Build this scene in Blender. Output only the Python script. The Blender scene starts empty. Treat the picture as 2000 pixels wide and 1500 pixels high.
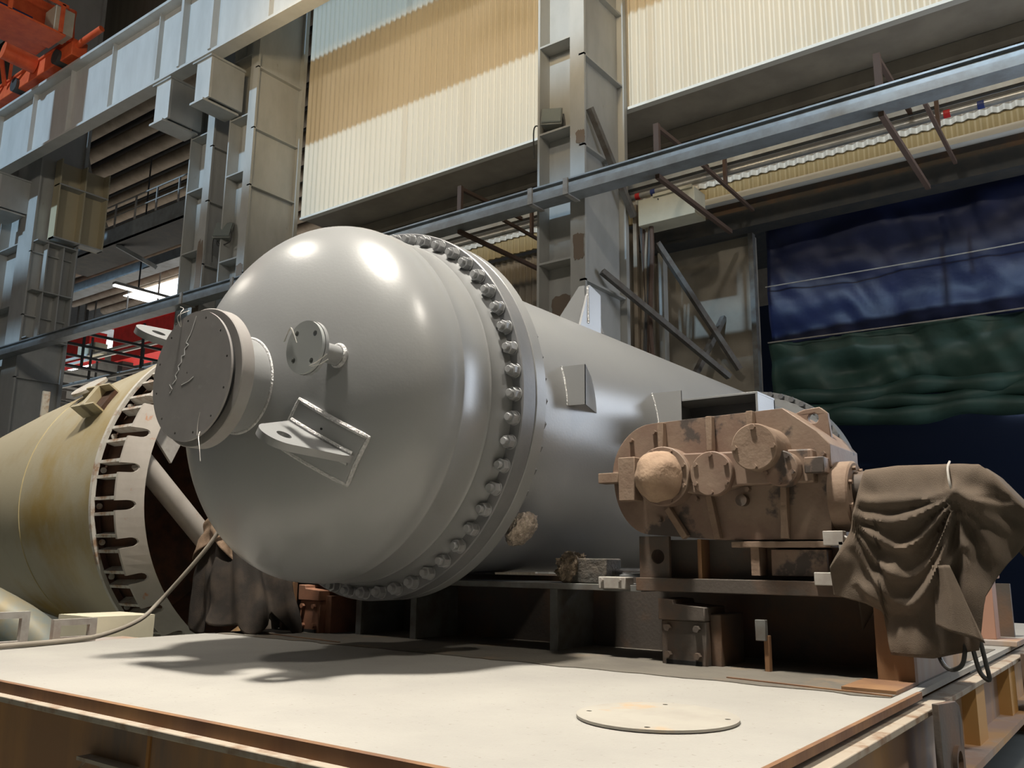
import bpy, bmesh, math, random
from mathutils import Vector, Matrix, noise
from mathutils.geometry import tessellate_polygon
random.seed(7)
C = bpy.context.scene.collection
PI = math.pi
def V(*a): return Vector(a if len(a) == 3 else a[0])
R = math.radians

# ------------------------------------------------------------------ camera
f, pitch, roll, yaw = 1695.0, .2007, .0111, -.9290
cp, sp, cr, sr = math.cos(pitch), math.sin(pitch), math.cos(roll), math.sin(roll)
def rr(v): return Vector((cr*v[0]-sr*v[1], sr*v[0]+cr*v[1], v[2]))
rt, fw, up = rr((1, 0, 0)), rr((0, sp, cp)), rr((0, -cp, sp))
Yd = fw*math.cos(yaw+PI/2)+rt*math.sin(yaw+PI/2)
Xd = -(fw*math.cos(yaw)+rt*math.sin(yaw))
cam_d = bpy.data.cameras.new('camera'); cam = bpy.data.objects.new('camera', cam_d); C.objects.link(cam)
cx_ = Vector((Xd.x, Yd.x, up.x)); cy_ = -Vector((Xd.y, Yd.y, up.y)); cz_ = -Vector((Xd.z, Yd.z, up.z))
mw = Matrix((cx_, cy_, cz_)).transposed().to_4x4(); mw.translation = Vector((0, 0, 1.6))
cam.matrix_world = mw
cam_d.sensor_width = 36; cam_d.lens = f/2000*36; cam_d.clip_start = .05; cam_d.clip_end = 300
bpy.context.scene.camera = cam

# ------------------------------------------------------------------ light
sc = bpy.context.scene
sc.view_settings.view_transform = 'Standard'; sc.view_settings.look = 'None'
sc.view_settings.gamma = 1; sc.view_settings.exposure = 0.0
sc.view_settings.use_curve_mapping = False
w = bpy.data.worlds.new('daylight'); sc.world = w; w.use_nodes = True
bg = w.node_tree.nodes['Background']; bg.inputs[0].default_value = (.62, .78, 1.0, 1); bg.inputs[1].default_value = .2
def light(name, kind, loc, direction, energy, col, size=1, sizey=None, angle=.03, spread=None):
    l = bpy.data.lights.new(name, kind); l.energy = energy; l.color = col
    o = bpy.data.objects.new(name, l); C.objects.link(o); o.location = loc
    o.rotation_euler = Vector(direction).to_track_quat('-Z', 'Y').to_euler()
    if kind == 'AREA':
        l.size = size
        if sizey: l.shape = 'RECTANGLE'; l.size_y = sizey
        if spread: l.spread = spread
    if kind == 'SUN': l.angle = angle
    return o
light('sun_daylight', 'SUN', (0, -30, 40), (0, 1, -.60), 2.4, (.53, .77, 1.0), angle=R(1.8))
# daylight through the tall window in the far wall, right of the view
light('window_daylight', 'AREA', (2.6, 15.6, 4.9), (-.55, -.8, -.1), 420, (.80, .88, 1.0), 3.0, 5.4)
LAMPS = [(-3.3, 2.0, 14.6, 1.35), (5.8, 2.2, 14.6, .6), (-12.5, 2.0, 14.6, .36), (-22, 4.0, 14.6, .7)]
ADDED_WASHERS = [(-.5, 8.6, 14.2, 1.0), (-7.5, 8.6, 14.2, 1.0), (-14.5, 8.6, 14.2, 1.0)]  # added spots that warm the upper cladding, hung in high bay shades
for i, (x, y, z, e) in enumerate(LAMPS):
    l = light('high_bay_light', 'POINT', (x, y, z-.85), (0, 0, -1), 640*e, (1.0, .92, .80)); l.data.shadow_soft_size = .36
    light('high_bay_beam', 'AREA', (x, y, z-.45), (0, 0, -1), 900*e, (1.0, .93, .82), .9, spread=R(108))
for i, (x, y, z, e) in enumerate(ADDED_WASHERS):
    l = light('wall_wash', 'SPOT', (x, y, z-.95), (0, 1, .16), 600*e, (1.0, .78, .47)); l.data.shadow_soft_size = .3
    l.data.spot_size = R(122); l.data.spot_blend = .8

# ------------------------------------------------------------------ materials
MATS = {}
def M(name, col, rough=.5, metal=0., col2=None, scale=3., lo=.4, hi=.65, detail=6, bump=0., bscale=40., stretch=(1, 1, 1), spec=.5, col3=None, scale3=1., lo3=.55, hi3=.7):
    if name in MATS: return MATS[name]
    m = bpy.data.materials.new(name); m.use_nodes = True; n = m.node_tree.nodes; l = m.node_tree.links
    b = n['Principled BSDF']; b.inputs['Base Color'].default_value = (*col, 1)
    b.inputs['Roughness'].default_value = rough; b.inputs['Metallic'].default_value = metal
    b.inputs['Specular IOR Level'].default_value = spec
    tc = n.new('ShaderNodeTexCoord'); mp = n.new('ShaderNodeMapping'); mp.inputs['Scale'].default_value = stretch
    l.new(tc.outputs['Object'], mp.inputs['Vector'])
    out = None
    def layer(prev, c, s, a, z):
        nz = n.new('ShaderNodeTexNoise'); nz.inputs['Scale'].default_value = s; nz.inputs['Detail'].default_value = detail; nz.inputs['Roughness'].default_value = .6
        l.new(mp.outputs[0], nz.inputs['Vector'])
        rp = n.new('ShaderNodeValToRGB'); rp.color_ramp.elements[0].position = a; rp.color_ramp.elements[1].position = z
        l.new(nz.outputs['Fac'], rp.inputs[0])
        mx = n.new('ShaderNodeMix'); mx.data_type = 'RGBA'
        l.new(rp.outputs[0], mx.inputs[0])
        if prev is None: mx.inputs[6].default_value = (*col, 1)
        else: l.new(prev, mx.inputs[6])
        mx.inputs[7].default_value = (*c, 1)
        return mx.outputs[2]
    if col2: out = layer(None, col2, scale, lo, hi)
    if col3: out = layer(out, col3, scale3, lo3, hi3)
    if out: l.new(out, b.inputs['Base Color'])
    if bump:
        nz = n.new('ShaderNodeTexNoise'); nz.inputs['Scale'].default_value = bscale; nz.inputs['Detail'].default_value = 4
        l.new(mp.outputs[0], nz.inputs['Vector'])
        bp = n.new('ShaderNodeBump'); bp.inputs['Strength'].default_value = bump; bp.inputs['Distance'].default_value = .02
        l.new(nz.outputs['Fac'], bp.inputs['Height']); l.new(bp.outputs[0], b.inputs['Normal'])
    MATS[name] = m; return m
def emit(name, col, s):
    m = bpy.data.materials.new(name); m.use_nodes = True; b = m.node_tree.nodes['Principled BSDF']
    b.inputs['Base Color'].default_value = (*col, 1); b.inputs['Emission Color'].default_value = (*col, 1); b.inputs['Emission Strength'].default_value = s
    return m
GREY = M('grey_vessel_paint', (.25, .255, .257), .30, .0, (.232, .237, .24), 1.6, .35, .7, bump=.03, bscale=60, spec=.6)
GREYD = M('grey_flange_paint', (.145, .15, .158), .42, .0, (.175, .175, .18), 4, bump=.05)
COVER = M('primed_cover_plate', (.27, .255, .25), .5, .0, (.235, .222, .218), 5, col3=(.31, .295, .29), scale3=12, lo3=.6, hi3=.75)
NUTM = M('nut_paint', (.33, .335, .34), .35, .2, (.27, .275, .28), 8)
WELD = M('bright_weld', (.50, .50, .50), .35, .3, (.36, .36, .36), 60, bump=.6, bscale=90)
DARK = M('dark_hole', (.012, .012, .012), .9)
CHALK = M('chalk', (.70, .70, .70), .9)
WIRE = M('galvanised_wire', (.62, .60, .56), .4, .6)
FOIL = M('crumpled_tan_wrap', (.55, .47, .39), .32, .65, (.30, .25, .20), 25, bump=1., bscale=60)
DECK = M('dusty_deck_plate', (.33, .318, .29), .85, 0, (.275, .265, .245), 1.1, .35, .7, bump=.15, bscale=80, col3=(.20, .18, .15), scale3=30, lo3=.62, hi3=.74)
RUST = M('rusty_brown_steel', (.15, .075, .040), .75, 0, (.26, .14, .06), 2.5, .4, .7, stretch=(1, 1, .25), bump=.12)
RUSTP = M('weathered_primer_steel', (.30, .20, .15), .7, 0, (.42, .25, .11), 1.6, .45, .6, stretch=(1, 1, .2), col3=(.34, .30, .28), scale3=1.1, lo3=.5, hi3=.62)
DUSTR = M('dusty_rim_steel', (.34, .29, .23), .85, 0, (.20, .12, .07), 9, .5, .7)
FRAME = M('dark_frame_steel', (.075, .062, .052), .7, 0, (.13, .075, .045), 2.2, .45, .65, bump=.1)
FRAMEG = M('grey_frame_steel', (.15, .155, .15), .6, 0, (.10, .085, .07), 5)
GEAR = M('dusty_brown_paint', (.185, .12, .088), .62, 0, (.235, .17, .125), 3.5, .4, .65, bump=.08, col3=(.07, .055, .047), scale3=2.6, lo3=.56, hi3=.60)
GEARD = M('dust_on_casing', (.25, .18, .13), .85, 0, (.20, .135, .095), 6, bump=.15)
LGREY = M('light_grey_steel', (.42, .40, .37), .6, 0, (.33, .30, .27), 8)
CANVAS = M('brown_canvas', (.135, .105, .08), .95, 0, (.095, .076, .06), 4, bump=.25, bscale=220, spec=.15)
CANVASD = M('dark_canvas', (.03, .026, .023), .95, 0, (.055, .043, .034), 6, bump=.25, bscale=200, spec=.15)
TANCL = M('tan_sacking', (.26, .18, .125), .95, 0, (.13, .09, .06), 7, bump=.3, bscale=150, spec=.15)
COL = M('cream_column_paint', (.45, .45, .43), .6, 0, (.39, .39, .37), 2.5, .4, .7, stretch=(1, 1, .4), col3=(.36, .34, .30), scale3=9, lo3=.68, hi3=.72)
BEAM = M('runway_beam_paint', (.60, .59, .56), .6, 0, (.52, .51, .48), 2, .4, .7, stretch=(1, 1, .3))
CLAD = M('cream_cladding', (.69, .60, .46), .5, 0, (.64, .55, .41), 1.2, .4, .7, stretch=(1, 1, .06), spec=.6)
CLADB = M('brown_cladding', (.33, .285, .225), .6, 0, (.27, .23, .18), 2, stretch=(1, 1, .1))
SOFF = M('soffit_sheet', (.34, .305, .25), .7, 0, (.27, .24, .20), 1.2)
STEEL = M('galvanised_tray', (.36, .39, .41), .45, .4, (.28, .29, .29), 3)
SILV = M('silver_pipe', (.52, .52, .50), .35, .6, (.42, .41, .39), 5)
BLKP = M('dark_pipe', (.10, .10, .10), .6); ORNG = M('orange_brown_pipe', (.38, .17, .08), .6)
WHITE = M('white_trim', (.72, .71, .66), .6); CREAM = M('cream_box_paint', (.64, .60, .46), .55, 0, (.58, .54, .41), 3)
RUSTB = M('brown_angle_steel', (.12, .075, .055), .8)
DKST = M('dark_steel', (.05, .052, .052), .7, 0, (.075, .07, .062), 3)
BLUET = M('blue_tarpaulin', (.012, .019, .070), .5, 0, (.009, .015, .055), 2, bump=.3, bscale=6, spec=.4)
GREENT = M('green_tarpaulin', (.032, .080, .066), .5, 0, (.024, .060, .05), 2, bump=.3, bscale=6)
RED = M('red_crane_paint', (.70, .035, .03), .5, 0, (.55, .03, .025), 3)
ORANGE = M('orange_crane_paint', (.90, .16, .05), .5, 0, (.75, .11, .035), 3)
OCHRE = M('ochre_stained_shell', (.46, .41, .29), .5, 0, (.38, .265, .08), .8, .46, .66, stretch=(.9, 1, .9), col3=(.42, .36, .24), scale3=2.5, lo3=.55, hi3=.7, bump=.05)
RINGM = M('grey_base_ring', (.46, .42, .38), .6, 0, (.40, .36, .32), 3, col3=(.45, .22, .12), scale3=6, lo3=.66, hi3=.72)
GUSS = M('pale_gusset', (.50, .48, .44), .55, 0, (.30, .19, .12), 8, .5, .65)
INNER = M('rusty_interior', (.10, .045, .025), .9, 0, (.05, .03, .02), 4)
CONC = M('shop_floor', (.12, .13, .12), .8, 0, (.09, .10, .09), .8)
TANP = M('tan_duct', (.38, .31, .235), .7, 0, (.28, .23, .17), 1.5)
GLASSL = M('lamp_glass', (.25, .28, .27), .15, .2)

# ------------------------------------------------------------------ mesh builders
class B:
    def __init__(s): s.v = []; s.f = []
    def add(s, vs, fs):
        o = len(s.v); s.v += [Vector(v) for v in vs]; s.f += [tuple(i+o for i in q) for q in fs]; return s
    def box(s, a, b):
        x0, y0, z0 = [min(p, q) for p, q in zip(a, b)]; x1, y1, z1 = [max(p, q) for p, q in zip(a, b)]
        return s.add([(x0, y0, z0), (x1, y0, z0), (x1, y1, z0), (x0, y1, z0), (x0, y0, z1), (x1, y0, z1), (x1, y1, z1), (x0, y1, z1)],
                     [(0, 3, 2, 1), (4, 5, 6, 7), (0, 1, 5, 4), (1, 2, 6, 5), (2, 3, 7, 6), (3, 0, 4, 7)])
    def bar(s, p, q, w, h=None, upv=(0, 0, 1)):
        p, q = V(p), V(q); h = h or w; d = (q-p).normalized(); u = Vector(upv)
        if abs(d.dot(u)) > .98: u = Vector((0, 1, 0))
        a = d.cross(u).normalized()*w/2; b = a.cross(d).normalized()*h/2
        return s.add([p-a-b, p+a-b, p+a+b, p-a+b, q-a-b, q+a-b, q+a+b, q-a+b],
                     [(0, 1, 2, 3), (4, 7, 6, 5), (0, 4, 5, 1), (1, 5, 6, 2), (2, 6, 7, 3), (3, 7, 4, 0)])
    def cyl(s, p, q, r, n=24, r2=None, rot=0, cap=True):
        p, q = V(p), V(q); r2 = r if r2 is None else r2; d = (q-p).normalized()
        u = Vector((0, 0, 1)) if abs(d.z) < .9 else Vector((0, 1, 0))
        a = d.cross(u).normalized(); b = a.cross(d).normalized(); vs = []
        for c, rad in ((p, r), (q, r2)):
            for i in range(n):
                t = 2*PI*i/n+rot; vs.append(c+(a*math.cos(t)+b*math.sin(t))*rad)
        fs = [(i, i+n, (i+1) % n+n, (i+1) % n) for i in range(n)]
        if cap: fs += [tuple(range(n)), tuple(range(2*n-1, n-1, -1))]
        return s.add(vs, fs)
    def tube(s, pts, r, n=8, closed=False, curve=True):
        pts = [V(p) for p in pts]
        if curve and not closed and 2 < len(pts) < 14:
            q = []
            for i in range(len(pts)-1):
                p0, p1, p2, p3 = pts[max(0, i-1)], pts[i], pts[i+1], pts[min(len(pts)-1, i+2)]
                for k in range(6):
                    t = k/6
                    q.append(.5*((2*p1)+(p2-p0)*t+(2*p0-5*p1+4*p2-p3)*t*t+(3*p1-p0-3*p2+p3)*t*t*t))
            pts = q+[pts[-1]]
        m = len(pts); rings = []
        u = None
        for i, p in enumerate(pts):
            d = (pts[(i+1) % m if closed else min(i+1, m-1)]-pts[i-1 if (i or closed) else 0]).normalized()
            if u is None: u = Vector((0, 0, 1)) if abs(d.z) < .9 else Vector((1, 0, 0))
            a = d.cross(u).normalized(); u = a.cross(d).normalized()
            rad = r(i/(m-1)) if callable(r) else r
            rings.append([p+(a*math.cos(2*PI*k/n)+u*math.sin(2*PI*k/n))*rad for k in range(n)])
        vs = [v for g in rings for v in g]; fs = []
        for i in range(m if closed else m-1):
            j = (i+1) % m
            fs += [(i*n+k, i*n+(k+1) % n, j*n+(k+1) % n, j*n+k) for k in range(n)]
        if not closed: fs += [tuple(range(n-1, -1, -1)), tuple((m-1)*n+k for k in range(n))]
        return s.add(vs, fs)
    def lathe(s, prof, c, axis='Y', n=96, a0=0, a1=2*PI):
        # prof: (position along the axis, radius); c: the two other centre coordinates
        full = abs(a1-a0-2*PI) < 1e-6; k = n if full else n+1; vs = []
        for t, r in prof:
            for i in range(k):
                th = a0+(a1-a0)*i/n; p, q = r*math.cos(th), r*math.sin(th)
                vs.append({'Y': (c[0]+p, t, c[1]+q), 'X': (t, c[0]+p, c[1]+q), 'Z': (c[0]+p, c[1]+q, t)}[axis])
        fs = []
        for j in range(len(prof)-1):
            for i in range(n):
                i2 = (i+1) % k if full else i+1
                fs.append((j*k+i, j*k+i2, (j+1)*k+i2, (j+1)*k+i))
        if full:
            if prof[0][1] > 1e-6 and prof[0][0] != prof[-1][0] or (prof[0][1] > 1e-6 and prof[0] != prof[-1]):
                pass
        return s.add(vs, fs)
    def prism(s, loops, o, ex, ey, ez, t, t2=0.):
        # loops: outline then holes, in 2-D; o + ex*x + ey*y, thickness from t2 to t along ez
        o, ex, ey, ez = V(o), V(ex), V(ey), V(ez)
        flat = [p for L in loops for p in L]
        tri = tessellate_polygon([[Vector((p[0], p[1], 0)) for p in L] for L in loops])
        P = [o+ex*p[0]+ey*p[1] for p in flat]; n = len(P)
        vs = [p+ez*t2 for p in P]+[p+ez*t for p in P]
        fs = [tuple(q) for q in tri]+[tuple(i+n for i in reversed(q)) for q in tri]
        k = 0
        for L in loops:
            m = len(L); fs += [(k+i, k+(i+1) % m, k+(i+1) % m+n, k+i+n) for i in range(m)]; k += m
        return s.add(vs, fs)
    def obj(s, name, mat, parent=None, loc=(0, 0, 0), smooth=True, bevel=0., ang=38):
        base = BASE.get(parent.name, Vector()) if parent else Vector()
        org = V(loc)
        me = bpy.data.meshes.new(name); me.from_pydata([v-org for v in s.v], [], s.f); me.materials.append(mat)
        bm = bmesh.new(); bm.from_mesh(me); bmesh.ops.recalc_face_normals(bm, faces=bm.faces)
        if smooth:
            for fc in bm.faces: fc.smooth = True
            for e in bm.edges:
                if len(e.link_faces) == 2 and e.calc_face_angle(0) > R(ang): e.smooth = False
        bm.to_mesh(me); bm.free()
        o = bpy.data.objects.new(name, me); C.objects.link(o)
        BASE[o.name] = org
        if parent: o.parent = parent
        o.location = org-base
        if bevel:
            md = o.modifiers.new('bevel', 'BEVEL'); md.width = bevel; md.segments = 2; md.limit_method = 'ANGLE'; md.angle_limit = R(40)
        return o
BASE = {}
def circle(cx, cy, r, n=24, a0=0, a1=2*PI):
    full = abs(a1-a0-2*PI) < 1e-6
    return [(cx+r*math.cos(a0+(a1-a0)*i/(n if full else n-1)), cy+r*math.sin(a0+(a1-a0)*i/(n if full else n-1))) for i in range(n)]
def thing(name, label, cat, loc, group=None):
    o = bpy.data.objects.new(name, None); o.empty_display_size = .2; C.objects.link(o); o.location = loc; BASE[o.name] = V(loc)
    return tag(o, label, cat, group)
def tag(o, label, cat, group=None):
    o['label'] = label; o['category'] = cat
    if group: o['group'] = group
    return o
def struct(o): o['kind'] = 'structure'; return o
def box(name, a, b, mat, parent=None, bevel=0., **k):
    return B().box(a, b).obj(name, mat, parent, loc=[(p+q)/2 for p, q in zip(a, b)], bevel=bevel, **k)
def copy_to(o, parent, loc, rot=None):
    c = o.copy(); C.objects.link(c); c.parent = parent; c.location = loc
    if rot is not None: c.rotation_euler = rot
    for ch in o.children:
        d = ch.copy(); C.objects.link(d); d.parent = c
    return c

# ------------------------------------------------------------------ the hall
struct(box('floor', (-60, -20, -.1), (12, 45, 0), CONC))
# roof with two unseen gaps shaped to let the sun fall on the far wall
RZ = 27.0
def roof_y(y, z): return y-(RZ-z)/.60
for y0, y1 in ((-40, roof_y(16.7, 6.0)), (roof_y(16.7, 6.9), roof_y(16.2, 9.42)), (roof_y(14.7, 17.6), 16.2)):
    struct(box('ceiling', (-75, y0, RZ), (14, y1, RZ+.06), SOFF))
struct(box('wall_front', (-75, -26, 0), (14, -25.7, RZ), SOFF))
struct(box('wall_upper', (-75, 16.2, 19.9), (-18.4, 16.4, RZ), CLADB))
def corrugated(x0, x1, z0, z1, y, pitch_=.19, amp=.022, t=.03):
    b = B(); n = int((x1-x0)/pitch_*6); vs = []
    for i in range(n+1):
        x = x0+(x1-x0)*i/n; ph = (i % 6)
        dy = -amp if ph in (0, 1) else (amp if ph in (3, 4) else 0)
        vs += [(x, y+dy, z0), (x, y+dy, z1)]
    b.add(vs, [(2*i, 2*i+2, 2*i+3, 2*i+1) for i in range(n)])
    b.box((x0, y+amp+.01, z0), (x1, y+amp+t+.01, z1))
    return b
struct(corrugated(-18.4, 9, 10.86, 27, 14.72).obj('wall_back', CLAD, smooth=False))
struct(box('trim_1', (-18.4, 14.66, 10.82), (6, 14.82, 10.88), WHITE))
struct(box('wall_soffit', (-18.4, 14.83, 10.86), (6, 16.25, 10.95), SOFF))
struct(box('trim_2', (-18.4, 16.02, 10.58), (6, 16.2, 10.85), SOFF))
struct(corrugated(-18.4, 6, 9.42, 10.86, 16.3).obj('wall_back_middle', CLADB, smooth=False))
struct(corrugated(-18.4, 6, 9.40, 9.51, 16.22, amp=.03).obj('trim_3', WHITE, smooth=False))
struct(corrugated(-18.4, 6, 9.0, 9.40, 16.26).obj('wall_back_lower', M('ochre_strip', (.42, .33, .17), .6), smooth=False))
struct(box('trim_4', (-7.2, 15.9, 8.85), (6, 16.1, 8.98), WHITE))
struct(box('trim_5', (-8.6, 16.05, 8.25), (6, 16.5, 8.62), DKST))
struct(box('trim_6', (-8.6, 16.1, 8.62), (6, 16.4, 8.85), FRAME))
# wall left of the door, seen under the door beam
b = B(); b.box((-8.2, 16.55, 0), (-6.2, 16.75, 8.25)); struct(b.obj('wall_door_side', SOFF, smooth=False))
struct(box('trim_7', (-6.25, 16.4, 0), (-6.15, 16.55, 8.25), FRAMEG))
struct(box('trim_8', (-8.05, 15.9, 0), (-7.93, 16.1, 8.05), COL))
# lower wall behind the columns left of the door
b = corrugated(-18.4, -8.25, 0, 9.0, 16.5); struct(b.obj('wall_behind_columns', CLADB, smooth=False))
struct(box('wall_right', (9, -26, 0), (9.2, 17, 27), SOFF))
# right part of the far wall with the tall daylight window
b = B(); b.box((4.3, 16.2, 0), (9, 16.4, 9)); b.box((.9, 16.2, 7.8), (4.3, 16.4, 9)); b.box((.9, 16.2, 0), (4.3, 16.4, 2.0)); struct(b.obj('wall_window_side', SOFF, smooth=False))
wn = struct(box('window_1', (.9, 16.3, 2.0), (4.3, 16.33, 7.8), emit('daylit_pane', (.8, .88, 1), 1.5)))
b = B()
for x in (.9, 2.03, 3.17, 4.3): b.box((x-.04, 16.2, 2), (x+.04, 16.28, 7.8))
for z in (2.0, 3.9, 5.85, 7.8): b.box((.9, 16.2, z-.04), (4.3, 16.28, z+.04))
b.obj('window_frame', LGREY, wn)

# tarpaulin door
def cloth_sheet(x0, x1, z0, z1, y, amp, nx=90, nz=40, seed=0., sag=0., fold=1.):
    b = B(); vs = []
    for j in range(nz+1):
        for i in range(nx+1):
            x = x0+(x1-x0)*i/nx; z = z0+(z1-z0)*j/nz
            d = noise.noise(Vector((x*.9+seed, z*2.2*fold, seed)))*amp+noise.noise(Vector((x*3+seed+z*1.5, z*1.2, 4+seed)))*amp*.4
            vs.append((x, y+d, z+sag*math.sin(PI*(x-x0)/(x1-x0))))
    k = nx+1
    b.add(vs, [(j*k+i, j*k+i+1, (j+1)*k+i+1, (j+1)*k+i) for j in range(nz) for i in range(nx)])
    return b
t = thing('tarpaulin_curtain', 'dark blue and green tarpaulin curtain rolled up in the tall doorway', 'curtain', (-3, 16.7, 3.9))
o = cloth_sheet(-6.0, 1.0, 5.9, 8.7, 16.75, .12).obj('blue_panel', BLUET, t); o.modifiers.new('s', 'SOLIDIFY').thickness = .01
o = cloth_sheet(-6.0, 1.0, 4.75, 5.92, 16.72, .22, seed=3).obj('green_panel', GREENT, t); o.modifiers.new('s', 'SOLIDIFY').thickness = .01
for k, (z, r) in enumerate(((4.72, .16), (4.5, .14), (4.28, .17))):
    pts = [(-6.0+7*i/40, 16.62+.05*math.sin(i*1.1+k), z+.05*math.sin(i*.5+k*2)+.012*i*0) for i in range(41)]
    B().tube(pts, lambda u, r=r, k=k: r*(1+.12*math.sin(u*37+k*3)), 12).obj('rolled_fold', GREENT, t)
B().tube([(-6.0, 16.6, 7.1), (-2.5, 16.58, 7.06), (1.0, 16.6, 7.1)], .012, 6).obj('rope', LGREY, t)
B().tube([(-6.0, 16.58, 5.93), (-2.5, 16.56, 5.90), (1.0, 16.58, 5.93)], .014, 6).obj('rope', LGREY, t)
struct(box('wall_dark_backdrop', (-9, 24, 0), (8, 24.2, 9), M('backdrop_darkness', (.012, .022, .055), .8)))  # navy sheet added as the darkness beyond the open door
for k, (x, z) in enumerate(((-3.9, 5.6), (-2.75, 5.35), (-2.5, 5.32))):
    tag(B().box((x-.05, 23.9, z-.05), (x+.05, 24.0, z+.08)).obj('distant_lamp', emit('distant_lamp_%d' % k, (.9, .95, 1), 6)), ['small bright lamp far beyond the doorway, leftmost of three', 'bright slim lamp far beyond the doorway, middle of three', 'faint lamp far beyond the doorway, rightmost of three'][k], 'lamp')

# ------------------------------------------------------------------ columns
def column(x1, label, z1=27, left=.745, strip=.325, shelves=(), bracket=False, dark=False):
    # x1: right edge of the front strip; the section is a front strip, a left bay of shelves and a deep right side
    t = thing('steel_column', label, 'column', (x1-.5, 13.8, 0), 'built-up steel columns of the hall')
    xs = x1-strip; xl = xs-left
    B().box((xs, 13.0, 0), (x1, 13.06, z1)).obj('front_flange', COL, t, smooth=False)
    b = B(); b.box((xl, 13.35, 0), (xs, 13.40, z1)); b.box((xl-.02, 13.0, 0), (xl+.03, 13.7, z1)); b.obj('left_web', COL, t, smooth=False)
    B().box((x1-.18, 13.06, 0), (x1-.12, 14.55, z1)).obj('side_web', COL, t, smooth=False)
    B().box((x1-.30, 14.5, 0), (x1+.03, 14.62, z1)).obj('rear_flange', COL, t, smooth=False)
    for z in shelves:
        B().box((xl+.03, 13.0, z), (xs, 13.35, z+.04)).obj('shelf_plate', COL, t, smooth=False)
        B().box((x1-.12, 13.0, z-.48), (x1+.0, 14.5, z-.44)).obj('side_stiffener', COL, t, smooth=False)
    return t
SH = [4.2, 6.0, 7.82, 9.84, 11.75, 13.5, 15.4]
column(-8.06, 'central cream steel column with floodlight and patched brown paint', shelves=[4.2, 6.0, 7.15, 9.84, 11.75, 13.4, 15.2])
column(-18.46, 'cream steel column carrying the second crane bracket, beside white cladding', shelves=[5, 7.15, 9.3, 11.75, 13.4, 15.2], left=.78)
column(-20.3, 'cream steel column with worn front, left twin of the pair carrying the crane beam', shelves=[5, 7.9, 9.9, 11.75, 13.4], left=.78)
column(-30.8, 'wide grey steel column at the left edge with double side webs', shelves=[5, 8.0, 10.2, 12.5], left=1.6, strip=1.1)
# extra ribs on the leftmost column side
t = thing('box_bracket', 'tan stiffened box bracket behind the leftmost column under the crane beam', 'bracket', (-30.6, 14.2, 12.9))
TANB = M('tan_warm_light', (.52, .45, .30), .6)  # tan carries the warm light on these column plates
b = B(); b.box((-30.79, 13.5, 12.6), (-30.73, 15.3, 15.6)); b.obj('side_plate', TANB, t, smooth=False)
for y in (13.5, 14.4, 15.25): B().box((-30.73, y, 12.6), (-30.35, y+.05, 15.6)).obj('rib', TANB, t, smooth=False)
for z in (12.6, 14.6): B().box((-30.73, 13.5, z), (-30.33, 15.3, z+.05)).obj('rib', COL, t, smooth=False)
t = thing('column_stiffener', 'grey ribbed side panel of the leftmost column', 'stiffener', (-30.5, 13.8, 8.0))
for y in (13.45, 14.0, 14.45): B().box((-30.92, y, 8.9), (-30.55, y+.04, 12.4)).obj('rib', COL, t, smooth=False)
for z in (8.9, 10.6, 12.4): B().box((-30.92, 13.07, z), (-30.5, 14.48, z+.04)).obj('rib', COL, t, smooth=False)

def paint_patch(x, y, z, w_, h_, label):
    pts = []
    n = 26
    for i in range(n):
        a = 2*PI*i/n; ca, sa = math.cos(a), math.sin(a); k = 1/max(abs(ca), abs(sa))
        pts.append((ca*k*w_/2*(1+random.uniform(-.12, .08)), sa*k*h_/2*(1+random.uniform(-.18, .1))))
    return tag(B().prism([pts], (x, y, z), (1, 0, 0), (0, 0, 1), (0, -1, 0), .004).obj('paint_patch', M('patch_brown', (.22, .17, .13), .8), smooth=False), label, 'paint patch')
paint_patch(-8.15, 12.995, 9.55, .2, .28, 'small brown paint patch on the central column above the tray')
paint_patch(-8.2, 12.995, 7.35, .24, .5, 'reddish brown paint patch on the central column below the tray')
paint_patch(-8.75, 13.345, 6.35, .62, .5, 'ragged brown paint patch in the left recess of the central column')
paint_patch(-20.47, 12.995, 9.0, .28, 2.2, 'long flaking brown patch on the left twin column')
paint_patch(-18.62, 12.995, 8.9, .28, .42, 'square brown patch on the right twin column')

# crane brackets
def bracket(x0, x1, label):
    t = thing('crane_bracket', label, 'bracket', ((x0+x1)/2, 12.6, 13.5), 'crane brackets on the columns')
    B().box((x0, 11.88, 13.48), (x1, 13.0, 13.54)).obj('bottom_flange', BEAM, t, smooth=False)
    B().box((x0+.18, 11.98, 13.54), (x0+.24, 13.0, 14.78)).obj('web', COL, t, smooth=False)
    B().box((x0+.1, 11.95, 13.54), (x1+.15, 12.02, 14.72)).obj('front_plate', BEAM, t, smooth=False)
    B().box((x1+.09, 12.02, 13.54), (x1+.15, 13.0, 14.72)).obj('side_plate', COL, t, smooth=False)
    B().box((x0-.05, 11.9, 14.72), (x1+.2, 13.0, 14.78)).obj('top_plate', COL, t, smooth=False)
bracket(-19.8, -19.2, 'steel bracket under the crane beam on the right twin column')
bracket(-21.75, -21.1, 'steel bracket under the crane beam on the left twin column')
bracket(-33.0, -31.6, 'steel bracket under the crane beam at the left frame edge')

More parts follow.
